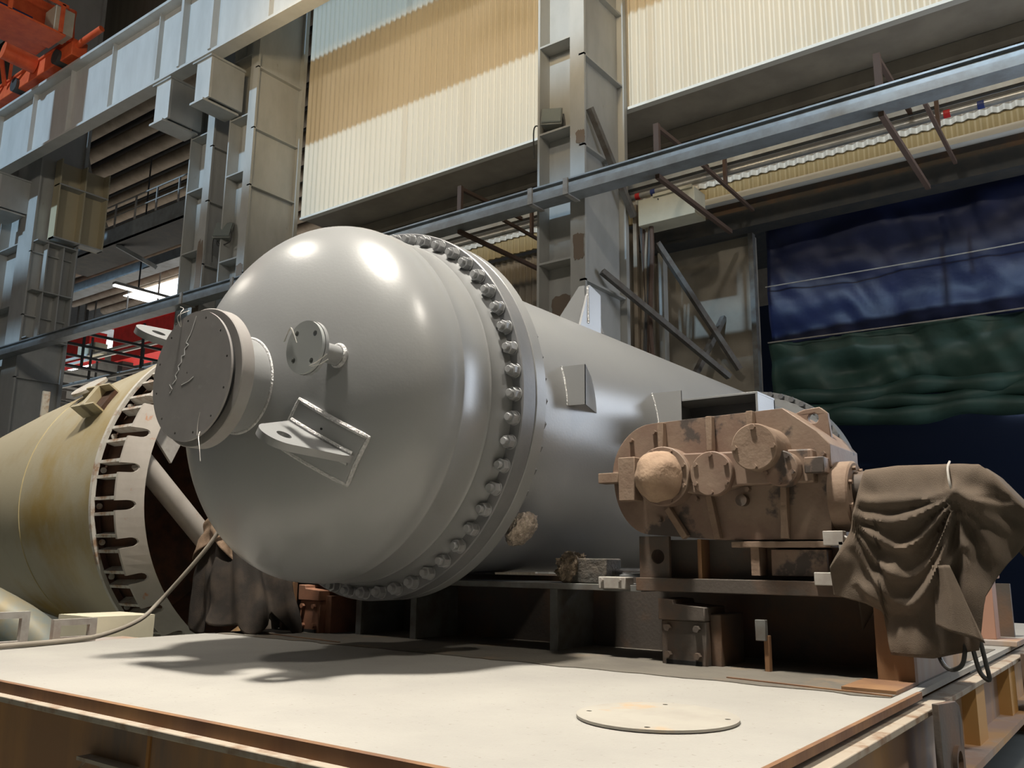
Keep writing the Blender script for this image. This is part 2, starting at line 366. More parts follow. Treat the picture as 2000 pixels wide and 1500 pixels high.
# crane runway beam
t = thing('crane_runway_beam', 'long pale grey riveted crane runway beam crossing the upper left', 'beam', (-20, 12.1, 14.78))
B().box((-40, 12.02, 14.84), (4, 12.08, 17.05)).obj('web', BEAM, t, smooth=False)
B().box((-40, 11.86, 14.78), (4, 12.26, 14.86)).obj('bottom_flange', BEAM, t, smooth=False)
B().box((-40, 11.72, 17.03), (4, 12.34, 17.12)).obj('top_flange', BEAM, t, smooth=False)
B().box((-40, 11.98, 17.12), (4, 12.1, 17.3)).obj('crane_rail', DKST, t, smooth=False)
x = -39.6
while x < 3.5:
    B().box((x, 11.88, 14.86), (x+.03, 12.02, 17.03)).obj('stiffener', BEAM, t, smooth=False); x += 2.55
for x in (-20.55, -19.1): B().box((x, 11.82, 14.86), (x+.12, 12.02, 17.03)).obj('stiffener', BEAM, t, smooth=False)

# orange crane end carriage on the beam
t = thing('overhead_crane', 'orange overhead crane with cream cabinet riding the pale runway beam', 'crane', (-28, 11.8, 17.3))
b = B(); b.box((-28.2, -6, 17.75), (-27.2, 11.3, 19.2)); o = b.obj('girder', ORANGE, t, bevel=.03)
for y in (4.5, 6.2, 7.9, 9.6): B().box((-27.2, y, 17.75), (-27.12, y+.06, 19.2)).obj('girder_stiffener', ORANGE, o, smooth=False)
B().box((-27.2, -6, 19.15), (-26.2, 11.2, 19.25)).obj('walkway', LGREY, t, smooth=False)
b = B(); b.box((-27.1, -6, 17.55), (-26.0, 11.2, 17.62)); b.obj('lower_walkway', ORANGE, t, smooth=False)
for y in (5, 6.5, 8, 9.5, 11): B().box((-26.1, y, 17.6), (-26.0, y+.1, 18.6)).obj('railing_post', ORANGE, t, smooth=False)
B().box((-26.1, -6, 18.55), (-26.0, 11.2, 18.63)).obj('handrail', ORANGE, t, smooth=False)
b = B(); b.box((-33.5, 11.6, 17.32), (-26.4, 12.1, 17.9)); b.box((-33.5, 11.55, 17.85), (-27.0, 12.2, 17.95)); b.obj('end_truck', ORANGE, t, bevel=.03)
for x in (-32.4, -30.2, -27.3): B().cyl((x, 11.5, 17.5), (x, 12.15, 17.5), .25, 24).obj('wheel', DKST, t)
B().cyl((-29.0, 10.6, 17.9), (-28.9, 11.6, 17.8), .3, 20).obj('drive_motor', ORANGE, t)
b = B(); b.bar((-31.5, 11.5, 17.7), (-30.8, 11.0, 18.5), .12); b.bar((-30.9, 11.5, 17.7), (-30.2, 11.0, 18.4), .12); b.bar((-30.3, 11.4, 17.7), (-29.5, 11.1, 18.2), .1); b.obj('linkage', ORANGE, t)
B().tube([(-26.6, 11.8, 17.7), (-26.0, 11.8, 17.75), (-25.2, 11.9, 17.9)], .1, 12).obj('buffer', ORANGE, t)
B().tube([(-26.6, 11.6, 17.8), (-26.5, 11.5, 18.4), (-26.45, 11.5, 18.8)], .14, 12).obj('column_stub', ORANGE, t)
box('cabinet', (-26.9, 10.9, 17.75), (-26.2, 11.5, 18.6), CREAM, t, bevel=.02)
box('hoist_motor', (-27.15, 9.2, 17.65), (-26.5, 10.4, 18.0), M('navy_motor', (.03, .05, .14), .5), t, bevel=.03)
tag(B().box((-60, 14.5, 24.9), (-36.5, 14.56, 26.9)).box((-60, 14.3, 24.82), (-36.5, 14.8, 24.9)).obj('upper_roof_beam', BEAM, smooth=False), 'pale roof beam high in the top left corner', 'beam')
t = thing('roof_column', 'short cream upper column behind the orange crane', 'column', (-34.5, 13.8, 17))
B().box((-35.4, 13.3, 16.8), (-33.4, 13.4, 27)).obj('flange', COL, t, smooth=False); B().box((-34.5, 13.4, 16.8), (-34.4, 15.2, 27)).obj('web', COL, t, smooth=False)

# ------------------------------------------------------------------ cable tray rail, pipes, brackets
t = thing('cable_tray_rail', 'long grey steel channel rail running across the columns and the door', 'rail', (-14, 12.6, 8.3))
B().box((-33, 12.66, 8.32), (1.5, 12.69, 8.54)).obj('web', STEEL, t, smooth=False)
B().box((-33, 12.50, 8.20), (1.5, 12.86, 8.34)).obj('bottom_flange', STEEL, t, smooth=False)
B().box((-33, 12.60, 8.53), (1.5, 12.76, 8.56)).obj('top_flange', STEEL, t, smooth=False)
for x in (-18.2, -9.0, -8.2, -20.4):
    b = B(); b.box((x, 12.48, 8.18), (x+.1, 12.9, 8.2)); b.box((x, 12.46, 8.18), (x+.1, 12.5, 8.5)); b.obj('clip', LGREY, t, smooth=False)
def run(name, label, y, z, r, mat, x0=-18.3, x1=1.5, cat='pipe'):
    return tag(B().cyl((x0, y, z), (x1, y, z), r, 16).obj(name, mat), label, cat)
tag(B().box((-18.3, 14.86, 9.14), (1.5, 15.0, 9.26)).obj('conduit_channel', STEEL, smooth=False), 'thin blue grey channel running just under the long rail', 'channel')
run('dark_pipe', 'dark pipe running above the thin orange pipe', 14.95, 9.05, .055, BLKP)
run('orange_pipe', 'thin orange brown pipe squeezed between dark and silver pipes', 14.9, 8.975, .028, ORNG)
t = run('silver_pipe', 'silver grey pipe with red and blue bands below the orange pipe', 14.8, 8.91, .062, SILV)
for x, m in ((-2.2, M('red_band', (.6, .03, .03), .5)), (-1.7, M('navy_band', (.03, .05, .2), .5)), (-7.95, MATS['red_band']), (-7.6, MATS['navy_band'])):
    B().cyl((x, 14.8, 8.91), (x+.1, 14.8, 8.91), .067, 16).obj('band', m, t)
def tray_bracket(x, label):
    t = thing('rail_bracket', label, 'bracket', (x, 14, 8.2), 'brown angle brackets holding the rail')
    B().box((x-.04, 12.72, 8.12), (x+.04, 15.9, 8.20)).obj('arm', RUSTB, t, smooth=False)
    B().box((x-.05, 12.7, 8.5), (x+.05, 12.78, 9.15)).obj('post', RUSTB, t, smooth=False)
    B().bar((x, 12.74, 9.1), (x, 14.9, 9.16), .07).obj('top_bar', RUSTB, t, smooth=False)
    B().bar((x+.45, 13.6, 8.6), (x+.45, 16.0, 8.55), .06).obj('rear_arm', RUSTB, t, smooth=False)
    B().box((x+.42, 14.6, 8.6), (x+.48, 14.68, 9.2)).obj('hanger', RUSTB, t, smooth=False)
tray_bracket(-6.41, 'brown rail bracket beside the cream electric box')
tray_bracket(-2.72, 'brown rail bracket over the blue curtain')
tray_bracket(-10.9, 'brown rail bracket left of the central column')
tray_bracket(-15.2, 'brown rail bracket above the vessel head')
t = thing('electrical_box', 'cream electrical box hung below the pipes right of the central column', 'box', (-7.2, 14.9, 8.17))
box('case', (-7.8, 14.6, 8.17), (-6.58, 15.1, 8.72), CREAM, t, bevel=.01)
box('lid_lip', (-7.45, 14.56, 8.70), (-6.62, 14.62, 8.76), CREAM, t)
B().cyl((-7.35, 14.58, 8.64), (-7.35, 14.61, 8.64), .015, 10).obj('lock', DKST, t)
t = thing('wall_cables', 'brown bundle of cables and conduit hanging beside the central column', 'cables', (-7.6, 14.8, 2))
for k in range(6):
    pts = [(-7.62-.05*k+.04*math.sin(i*.9+k), 14.75+.02*k, 8.6-i*.45) for i in range(16)]
    B().tube(pts, .028 if k else .045, 6).obj('cable', [RUSTB, BLKP, TANP][k % 3], t)
B().box((-7.98, 14.7, 1), (-7.9, 14.78, 8.7)).obj('conduit', TANP, t, smooth=False)
for (p, q, lab) in [((-7.6, 15.0, 7.9), (-6.5, 16.3, 5.4), 'steel brace descending right behind the cable bundle'),
                    ((-8.06, 13.6, 7.0), (-6.6, 16.0, 5.2), 'middle steel brace beside the central column'),
                    ((-7.4, 15.2, 4.4), (-6.9, 16.56, 6.6), 'lower steel brace rising right behind the vessel'),
                    ((-8.06, 13.2, 10.2), (-7.9, 14.6, 8.4), 'narrow brace along the central column above the rail')]:
    tag(B().bar(p, q, .12, .1).obj('steel_brace', M('brace_steel', (.17, .165, .155), .7, 0, (.12, .10, .085), 5), smooth=False), lab, 'brace')

def floodlight(x, y, z, s, label, yaw_=0.):
    t = thing('floodlight', label, 'light', (x, y, z), None)
    m = Matrix.Rotation(yaw_, 4, 'Z') @ Matrix.Rotation(R(-25), 4, 'X')
    def T(vs): return [V(x, y, z+.32*s)+m @ (Vector(v)*s) for v in vs]
    b = B(); P = [(-.22, 0, -.26), (.22, 0, -.26), (.22, 0, .26), (-.22, 0, .26), (-.13, .24, -.16), (.13, .24, -.16), (.13, .24, .16), (-.13, .24, .16)]
    b.add(T(P), [(0, 1, 2, 3), (4, 7, 6, 5), (0, 4, 5, 1), (1, 5, 6, 2), (2, 6, 7, 3), (3, 7, 4, 0)]); b.obj('housing', M('lamp_case', (.26, .27, .25), .4, .3), t, bevel=.02)
    b = B(); b.add(T([(-.19, -.012, -.22), (.19, -.012, -.22), (.19, -.012, .22), (-.19, -.012, .22), (-.19, -.03, -.2), (.19, -.03, -.2), (.19, -.03, .2), (-.19, -.03, .2)]), [(0, 1, 2, 3), (4, 7, 6, 5), (0, 4, 5, 1), (1, 5, 6, 2), (2, 6, 7, 3), (3, 7, 4, 0)]); b.obj('glass', GLASSL, t)
    b = B(); b.tube([V(x-.24*s, y+.05, z+.3*s), V(x-.24*s, y+.05, z), V(x+.24*s, y+.05, z), V(x+.24*s, y+.05, z+.3*s)], .018, 6); b.obj('yoke', DKST, t)
    B().tube([V(x-.3*s, y+.2, z), V(x-.38*s, y+.1, z+.25), V(x-.5*s, y+.1, z+.2), V(x-.5*s, y+.12, z-.4)], .014, 6).obj('cable', DKST, t)
floodlight(-8.85, 13.05, 9.9, 1.0, 'grey floodlight on a shelf of the central column', .5)
floodlight(-19.55, 13.05, 9.9, 1.15, 'grey floodlight between the twin columns above the vessel head', .6)

# ------------------------------------------------------------------ the next aisle seen between the columns
struct(box('wall_far', (-75, 52, 0), (-10, 52.3, 24), SOFF))
struct(box('wall_left', (-75, -26, 0), (-74.7, 52, 27), SOFF))
t = thing('roof_ribs', 'row of tan rounded roof ribs above the next aisle', 'roof', (-40, 24, 19.5))
for k in range(16):
    y = 16.9+k*1.15
    B().cyl((-62, y, 19.6), (-14, y, 19.6), .30, 14).obj('rib', TANP, t)
struct(box('ceiling_aisle', (-75, 16, 20.1), (-10, 52, 20.3), DKST))
SKY = emit('skylight_pane', (.95, .98, 1), 5)
for k, (x0, x1, y0, y1) in enumerate(((-56, -49, 30, 35), (-64, -57, 40, 46), (-72, -66, 36, 38))):
    struct(box('window_%d' % (k+2), (x0, y0, 19.2), (x1, y1, 19.25), SKY))
light('aisle_fill_uplight', 'AREA', (-42, 27, 5), (0, -.1, 1), 1500, (1.0, .93, .82), 16)  # added uplight that brightens the roof ribs; no fixture belongs to it
t = thing('service_walkway', 'grey steel walkway with railing spanning between the left columns', 'walkway', (-33, 17, 14))
B().box((-38, 17.0, 14.0), (-25, 17.06, 14.7)).obj('side_beam', STEEL, t, smooth=False)
B().box((-38, 17.0, 14.0), (-25, 18.6, 14.06)).obj('deck', DKST, t, smooth=False)
b = B()
b.bar((-38, 17.0, 15.7), (-25, 17.0, 15.7), .05); b.bar((-38, 17.0, 15.2), (-25, 17.0, 15.2), .04); b.obj('handrail', LGREY, t)
for k in range(8): B().bar((-37.5+k*1.5, 17.0, 14.7), (-37.5+k*1.5, 17.0, 15.7), .06).obj('post', LGREY, t)
B().bar((-33, 17.2, 14.0), (-32.0, 18.4, 13.2), .16).obj('strut', STEEL, t, smooth=False)
tag(B().box((-52, 20, 14.2), (-27, 20.1, 14.8)).box((-52, 19.7, 14.15), (-27, 20.4, 14.22)).obj('runway_beam', STEEL, smooth=False), 'blue grey beam below the service walkway', 'beam')
tag(B().tube([(-35.8, 16.6, 20.0), (-34.4, 16.7, 16.5), (-33.2, 16.8, 14.7)], .06, 8).obj('hanging_conduit', LGREY), 'thin bent conduit hanging before the tan roof ribs', 'conduit')
t = thing('red_crane', 'red overhead crane girder in the next aisle, seen below the rail', 'crane', (-45, 24, 12))
box('girder', (-45.4, 24, 12.0), (-38, 25.2, 13.9), RED, t); box('girder_top', (-45.6, 23.9, 13.9), (-38, 25.3, 14.0), RED, t); box('girder', (-57, 24, 12.6), (-48, 25, 14.2), RED, t)
box('end_plate', (-55.6, 23.4, 14.2), (-52, 24, 15.4), ORANGE, t); box('control_box', (-41.0, 20, 10.95), (-39.4, 20.6, 11.45), CREAM, t)
for x in (-60, -45, -39): box('leg', (x, 24.2, 0), (x+.5, 24.8, 12.6), DKST, t)
t = thing('lattice_gantry', 'dark lattice gantry of thin bars above the ochre vessel', 'gantry', (-38, 20, 0))
for k in range(5):
    x = -32.8-k*4.1
    for z in (10.05, 9.55): B().bar((x, 15.6, z), (x, 24, z), .10).obj('bar', DKST, t, smooth=False)
    for y in (16.2, 18.6, 21, 23.4): B().bar((x, y, 8.7), (x, y, 11.0), .08).obj('post', DKST, t, smooth=False)
    B().bar((x, 15.6, 8.7), (x, 24, 8.7), .08).obj('bar', DKST, t, smooth=False)
for y, z, m in ((20, 10.9, WHITE), (20.1, 10.7, WHITE), (20, 9.65, LGREY), (17.5, 8.6, LGREY), (23, 9.3, FRAMEG)): B().bar((-52, y, z), (-26, y, z), .10).obj('cross_bar', m, t, smooth=False)
for x in (-50, -36.9): B().bar((x, 23.8, 0), (x, 23.8, 11), .3).obj('leg', DKST, t, smooth=False)
WL = M('warm_beige', (.5, .4, .25), .7)
for k in range(5):
    tag(B().box((-50+k*4, 28+k*.7, 9.4-k*.12), (-47+k*4, 28.4+k*.7, 9.7-k*.12)).bar((-48.5+k*4, 28.2+k*.7, 9.5), (-48.5+k*4, 28.2+k*.7, 20.12), .08).obj('hanging_duct', WL if k % 2 else LGREY, smooth=False), '%s of the short beams hanging far behind the lattice' % ['leftmost', 'second from left', 'middle', 'second from right', 'rightmost'][k], 'duct')
lamps_ = [(-65.1, -63.9, 16.6, 'leftmost bright strip lamp in the next aisle, upper one'), (-62.9, -61.8, 16.0, 'second bright strip lamp in the next aisle'), (-62.7, -59.9, 14.8, 'longest bright strip lamp in the next aisle, lowest of them'), (-60.3, -59.5, 15.8, 'small strip lamp right of the longest one in the next aisle'), (-56.7, -54.6, 14.7, 'bright lamp under the red girder of the next aisle'), (-71.4, -68.8, 11.0, 'white glowing lamp beside the foot of the leftmost column')]
for k, (x0, x1, z, lb) in enumerate(lamps_):
    t = thing('strip_lamp', lb, 'lamp', ((x0+x1)/2, 30, z), 'strip lamps in the next aisle')
    box('tube', (x0, 30, z), (x1, 30.3, z+.22), emit('strip_lamp_%d' % k, (1, 1, 1), 6), t); box('rod', ((x0+x1)/2-.03, 30.1, z+.2), ((x0+x1)/2+.03, 30.2, 20.12), DKST, t)
t = thing('tube_lamp', 'long thin bright lamp beneath the blue grey beam behind the twin columns', 'lamp', (-35.2, 19.5, 13))
box('tube', (-35.3, 18.4, 13.0), (-35.15, 21.0, 13.08), emit('tube_glow', (1, .98, .92), 4), t); box('housing', (-35.35, 18.4, 13.08), (-35.1, 21.0, 13.2), LGREY, t); box('rod', (-35.25, 19.5, 13.2), (-35.2, 19.55, 20), DKST, t)
t = thing('skylight_spot', 'small bright skylight spot below the walkway end', 'lamp', (-50.4, 25, 19.4))  # small skylight, built as a glowing panel in a dark box
box('tube', (-50.8, 24.3, 19.2), (-50.2, 25.6, 19.25), emit('small_glow', (1, .98, .92), 6), t); box('housing', (-50.9, 24.2, 19.25), (-50.1, 25.7, 20.1), DKST, t)

# ------------------------------------------------------------------ high bay lamps and added wall washers (above the frame)
for i, (x, y, z, e) in enumerate(LAMPS+ADDED_WASHERS):
    t = thing('high_bay_or_washer', '%s of the warm high bay lamps under the roof' % ['second from right', 'rightmost', 'third from right', 'leftmost', 'added right wall washer in the shape', 'added middle wall washer in the shape', 'added left wall washer in the shape'][i], 'lamp', (x, y, z), 'high bay lamps')
    B().lathe([(z, .06), (z-.1, .3), (z-.4, .5), (z-.38, .52), (z-.08, .34), (z+.05, .06)], (x, y), 'Z', 32).obj('shade', LGREY, t)
    B().cyl((x, y, z), (x, y, 27), .02, 8).obj('rod', DKST, t)

# ------------------------------------------------------------------ platform (welding positioner base)
t = thing('steel_platform', 'large rust brown steel platform with dusty grey deck carrying the machine', 'platform', (-3.7, 6, .3))
B().box((-6.3, 2.08, .97), (-1.05, 11.0, 1.0)).obj('deck', DECK, t, smooth=False)
b = B(); b.box((-6.4, 2.05, .952), (-1.03, 2.08, 1.002)); b.box((-1.05, 2.05, .97), (-1.03, 4.7, 1.002)); b.obj('lip', RUST, t, smooth=False)
b = B(); b.box((-6.4, 2.005, .925), (-.99, 2.13, .952)); b.obj('front_flange', DUSTR, t, bevel=.004)
b = B(); b.box((-1.08, 2.05, .915), (-.97, 11, .945)); b.obj('side_flange', DUSTR, t, bevel=.004)
B().box((-6.4, 2.09, .45), (-1.09, 2.11, .93)).obj('front_web', M('orange_brown_web', (.26, .14, .065), .7, 0, (.42, .22, .08), 1.8, .42, .62, stretch=(1, 1, .2), col3=(.17, .12, .09), scale3=1.2, lo3=.5, hi3=.6), t, smooth=False)
B().box((-1.10, 2.11, .58), (-1.08, 11, .92)).obj('side_web', RUSTP, t, smooth=False)
b = B(); b.box((-1.12, 2.0, .54), (-.93, 11, .58)); b.box((-6.4, 1.98, .41), (-.95, 2.13, .45)); b.obj('bottom_flange', RUSTP, t, smooth=False)
box('web_seam', (-3.35, 2.082, .45), (-3.33, 2.092, .93), M('orange_rust', (.36, .17, .05), .8), t)
for y in (5.9, 7.2, 8.6): box('side_stiffener', (-1.085, y, .58), (-1.0, y+.28, .92), M('orange_primer', (.48, .27, .09), .7), t)
for y0 in (4.5, 7.45):
    pts = [(0, 0), (.5, 0), (.5, .30), (.46, .37), (.38, .40), (0, .43)]
    o = B().prism([pts, circle(.28, .13, .055)[::-1]], (-.95, y0, .55), (0, 1, 0), (0, 0, 1), (1, 0, 0), .03).obj('lifting_plate', FRAME, t, bevel=.003)
    B().lathe([(-.90, .06), (-.90, .085), (-.925, .085), (-.925, .06), (-.90, .06)], (y0+.28, .68), 'X', 32).obj('ring', FRAME, o)
B().cyl((-1.06, 3.78, .87-.15), (-1.07, 3.78, .72), .03).obj('bolt_hole', DARK, t)
# legs under the platform
for x in (-5.9, -3.6, -1.3):
    for y in (2.4, 6.5, 10.5): box('foot', (x-.15, y-.15, 0), (x+.15, y+.15, .97), RUST, t)
# front wire bracket
b = B(); b.box((-3.78, 2.03, .76), (-3.4, 2.09, .775)); b.obj('tab', DUSTR, t)
for x in (-3.72, -3.58): B().tube([(x, 2.04, .765), (x-.05, 2.0, .69), (x-.09, 1.97, .62)], .006, 6).obj('rod', DUSTR, t)
# hatch cover
b = B(); hc = (-1.68, 3.22)
hol = [circle(hc[0]+.27*math.cos(a), hc[1]+.27*math.sin(a), .012, 10)[::-1] for a in (R(20), R(110), R(200), R(290))]
b.prism([circle(hc[0], hc[1], .315, 64)]+hol, (0, 0, 1.004), (1, 0, 0), (0, 1, 0), (0, 0, 1), .01)
o = b.obj('hatch_cover', M('hatch_dusty', (.34, .32, .28), .85, 0, (.30, .28, .245), 4, col3=(.40, .27, .15), scale3=3, lo3=.58, hi3=.7)); tag(o, 'round dusty steel hatch cover lying on the deck near its right corner', 'hatch cover')
# post at the right edge
t = thing('bollard_post', 'brown square steel post with cap on the platform right edge', 'post', (-1.15, 7.95, 1.0))
box('base_plate', (-1.5, 7.75, 1.0), (-1.0, 8.15, 1.04), RUSTP, t, bevel=.005)
box('shaft', (-1.32, 7.85, 1.04), (-1.15, 8.05, 1.50), M('pink_brown_primer', (.36, .20, .14), .6), t, bevel=.004)
box('cap', (-1.35, 7.82, 1.50), (-1.12, 8.08, 1.545), MATS['pink_brown_primer'], t, bevel=.01)

# ------------------------------------------------------------------ roller frame on the platform
t = thing('roller_frame', 'dark steel support frame with bolted roller blocks under the big vessel', 'frame', (-4, 6, 1.0))
b = B(); b.box((-6.2, 5.0, 1.415), (-2.70, 5.45, 1.455)); b.obj('top_flange', FRAMEG, t, bevel=.003)
b = B(); b.box((-2.70, 4.93, 1.425), (-1.2, 5.6, 1.505)); b.obj('thick_beam', FRAME, t, bevel=.004)
B().box((-6.2, 5.62, 1.0), (-1.15, 5.65, 1.49)).obj('web', FRAME, t, smooth=False)
B().box((-6.2, 8.8, 1.0), (-1.15, 8.85, 1.45)).obj('web', FRAME, t, smooth=False)
B().box((-6.2, 5.0, 1.0), (-6.17, 8.8, 1.42)).obj('web', FRAME, t, smooth=False)
for x in (-5.35, -4.75, -3.45):
    b = B(); b.box((x, 5.1, 1.0), (x+.02, 5.62, 1.415)); b.box((x, 5.08, 1.0), (x+.06, 5.1, 1.415)); b.obj('stiffener', FRAMEG, t, smooth=False)
b = B(); b.prism([[(4.95, 1.0), (6.3, 1.0), (6.3, 1.22), (5.4, 1.38), (5.3, 1.42), (4.95, 1.42)]], (-1.14, 0, 0), (0, 1, 0), (0, 0, 1), (1, 0, 0), .03); b.obj('end_plate', RUSTP, t, smooth=False)
box('end_bar', (-1.28, 4.9, 1.0), (-1.10, 4.96, 1.42), RUST, t); box('sole_plate', (-1.35, 4.5, 1.0), (-1.1, 4.9, 1.02), RUST, t)
edge = [(-6.25+5.15*i/60, 4.40+.05*noise.noise(V(i*.35, 2, 0))+.03*noise.noise(V(i*1.3, 5, 0))) for i in range(61)]
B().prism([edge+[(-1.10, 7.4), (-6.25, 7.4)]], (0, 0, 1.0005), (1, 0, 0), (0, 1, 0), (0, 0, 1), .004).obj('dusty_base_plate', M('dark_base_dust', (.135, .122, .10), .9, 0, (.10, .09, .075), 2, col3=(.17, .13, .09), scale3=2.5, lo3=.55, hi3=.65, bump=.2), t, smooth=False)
for x0, x1, y in ((-1.95, -1.1, 4.42), (-5.9, -4.9, 4.5)): B().bar((x0, y+.12, 1.006), (x1, y, 1.006), .02, .008).obj('loose_strip', RUST, t, smooth=False)
def roller_block(x0, x1, y, mat):
    o = B().prism([[(x0, 1.0), (x1, 1.0), (x1, 1.26), (x0, 1.26)]], (0, y, 0), (1, 0, 0), (0, 0, 1), (0, 1, 0), .35).obj('roller_block', mat, t, bevel=.008)
    w_ = x1-x0
    B().prism([[(x0-.01, 1.26), (x1+.005, 1.26), (x1+.005, 1.34), (x0+w_*.32, 1.355), (x0+w_*.3, 1.38), (x0-.01, 1.385)]], (0, y-.02, 0), (1, 0, 0), (0, 0, 1), (0, 1, 0), .3).obj('cap_plate', mat, o, bevel=.006)
    for xx in (x0+.05, x1-.05):
        for zz in (1.06, 1.215): B().cyl((xx, y-.035, zz), (xx, y, zz), .021, 6).obj('bolt_head', mat, o)
    box('side_cheek', (x1+.0, y+.06, 1.0), (x1+.07, y+.4, 1.3), mat, o, bevel=.006)
    box('painted_shade', (x0+.03, y-.004, 1.0), (x1-.03, y+.02, 1.03), DARK, o)  # dark strip painted as shade along the foot of the block
roller_block(-2.53, -2.24, 4.93, FRAME)
roller_block(-5.86, -5.62, 4.93, M('red_oxide_block', (.25, .11, .06), .7, 0, (.18, .085, .05), 6))
box('small_tab', (-6.03, 4.95, 1.24), (-5.98, 4.99, 1.40), RUST, t)
for x in (-4.95, -3.65):
    B().cyl((x, 5.75, 1.47), (x, 6.25, 1.47), .115, 32).obj('support_wheel', DKST, t)
box('shaft_clamp', (-2.98, 4.94, 1.43), (-2.78, 5.05, 1.505), LGREY, t, bevel=.006)
for x in (-2.95, -2.82): B().cyl((x, 4.92, 1.485), (x, 4.94, 1.485), .012, 6).obj('bolt_head', LGREY, t)
B().cyl((-3.0, 5.2, 1.53), (-2.65, 5.2, 1.53), .03, 20).obj('bright_shaft', M('polished_shaft', (.6, .6, .62), .15, 1.), t)
t = thing('hold_down_clamp', 'small brown clamp strip standing on the deck below the gearbox', 'clamp', (-1.9, 5.0, 1.0))
box('stem', (-1.90, 4.95, 1.0), (-1.87, 4.99, 1.20), RUST, t, bevel=.003); box('jaw', (-1.94, 4.93, 1.17), (-1.88, 4.97, 1.285), FRAMEG, t, bevel=.003)
# dirty wooden block
b = B(); b.box((-3.30, 5.06, 1.456), (-2.99, 5.26, 1.62)); o = b.obj('dirty_block', M('dirty_grey_block', (.075, .07, .062), .9, 0, (.13, .11, .09), 12, bump=.5), bevel=.008); tag(o, 'dark grey dirty block on the frame beam beside the bright shaft', 'block')
b = B(); vs = []; fs = []
bm = bmesh.new(); bmesh.ops.create_icosphere(bm, subdivisions=5, radius=1)
for v in bm.verts:
    k = 1+.3*noise.noise(v.co*2.5)+.3*abs(noise.noise(v.co*7))
    vs.append((-3.29+v.co.x*.11*k, 5.12+v.co.y*.10*k, max(1.456, 1.55+v.co.z*.10*k)))
fs = [tuple(v.index for v in fc.verts) for fc in bm.faces]; bm.free(); b.add(vs, fs)
tag(b.obj('clay_lump', M('clay_fibre', (.22, .17, .12), .95, 0, (.13, .10, .07), 25, bump=.8)), 'brown fibrous clay lump against the left of the dirty block', 'lump')

# ------------------------------------------------------------------ the big grey pressure vessel
XC, ZC = -4.30, 2.598
t = vessel = thing('pressure_vessel', 'big glossy grey pressure vessel with domed head and bolted flange', 'vessel', (XC, 7.5, 1.5))
c = (XC, ZC)
prof = [(3.68-.62*math.cos(a), 1.15*math.sin(a)) for a in [R(90)*i/32 for i in range(33)]]
prof[0] = (3.06, .0005)
prof += [(3.74, 1.15), (3.745, 1.152), (3.755, 1.155), (3.765, 1.152), (3.77, 1.15), (3.98, 1.15), (3.99, 1.153), (4.0, 1.158), (4.012, 1.155), (4.02, 1.152), (4.10, 1.162), (4.14, 1.172), (4.17, 1.19), (4.175, 1.19)]
B().lathe(prof, c, n=160).obj('head', GREY, t)
B().lathe([(4.17, 1.1), (4.17, 1.263), (4.176, 1.27), (4.30, 1.27), (4.305, 1.265), (4.305, 1.1)], c, n=160).obj('head_flange', GREYD, t)
B().lathe([(4.312, 1.1), (4.312, 1.265), (4.317, 1.27), (4.415, 1.27), (4.42, 1.265), (4.42, 1.14), (4.47, 1.125), (4.62, 1.09)], c, n=160).obj('shell_flange', GREY, t)
B().lathe([(4.60, 1.0905), (11.05, 1.0905)], c, n=160).obj('shell', GREY, t)
B().lathe([(11.0, 1.09), (11.12, 1.19), (11.2, 1.2), (11.2, 1.265), (11.205, 1.27), (11.45, 1.27), (11.45, 1.1), (11.7, 1.1), (12.0, .95), (12.2, .7), (12.3, .35), (12.33, .0005)], c, n=128).obj('far_head', GREY, t)
def hexnut(y, rad, n0, ang, par, mat=GREYD):
    th = R(ang); p = V(XC+rad*math.cos(th), y, ZC+rad*math.sin(th)); return p
p0 = V(XC+1.215, 4.17, ZC)
nb = B(); nb.cyl(p0+V(0, 0, 0), p0+V(0, -.05, 0), .041, 6); nb.cyl(p0, p0+V(0, -.005, 0), .046, 24)
nut0 = nb.obj('nut', NUTM, t, loc=p0, ang=25, bevel=.0025)
stud0 = B().cyl(p0+V(0, -.04, 0), p0+V(0, -.078, 0), .023, 20).obj('stud', NUTM, nut0, loc=p0, bevel=.003)
vb = BASE[t.name]
for k in range(52):
    ang = R(-.3+k*360/52); q = V(XC+1.215*math.cos(ang), 4.17, ZC+1.215*math.sin(ang))-vb
    rot = (0, random.uniform(0, 1.0), 0)
    if k == 0: nut0.location = q; nut0.rotation_euler = rot
    else: copy_to(nut0, t, q, rot)
p0 = V(XC+1.215, 4.42, ZC)
r0 = B().cyl(p0, p0+V(0, .045, 0), .034, 6).obj('rear_nut', GREYD, t, loc=p0, ang=25)
for k in list(range(-13, 13)):
    ang = R(-.3+k*360/52); q = V(XC+1.215*math.cos(ang), 4.42, ZC+1.215*math.sin(ang))-vb
    if k == -13: r0.location = q
    else: copy_to(r0, t, q)
p0 = V(XC+1.215, 11.2, ZC)
r0 = B().cyl(p0, p0+V(0, -.05, 0), .038, 6).obj('far_nut', GREYD, t, loc=p0, ang=25)
for k in range(-3, 16):
    ang = R(2+k*360/52); q = V(XC+1.235*math.cos(ang), 11.2, ZC+1.235*math.sin(ang))-vb
    if k == -3: r0.location = q
    else: copy_to(r0, t, q)
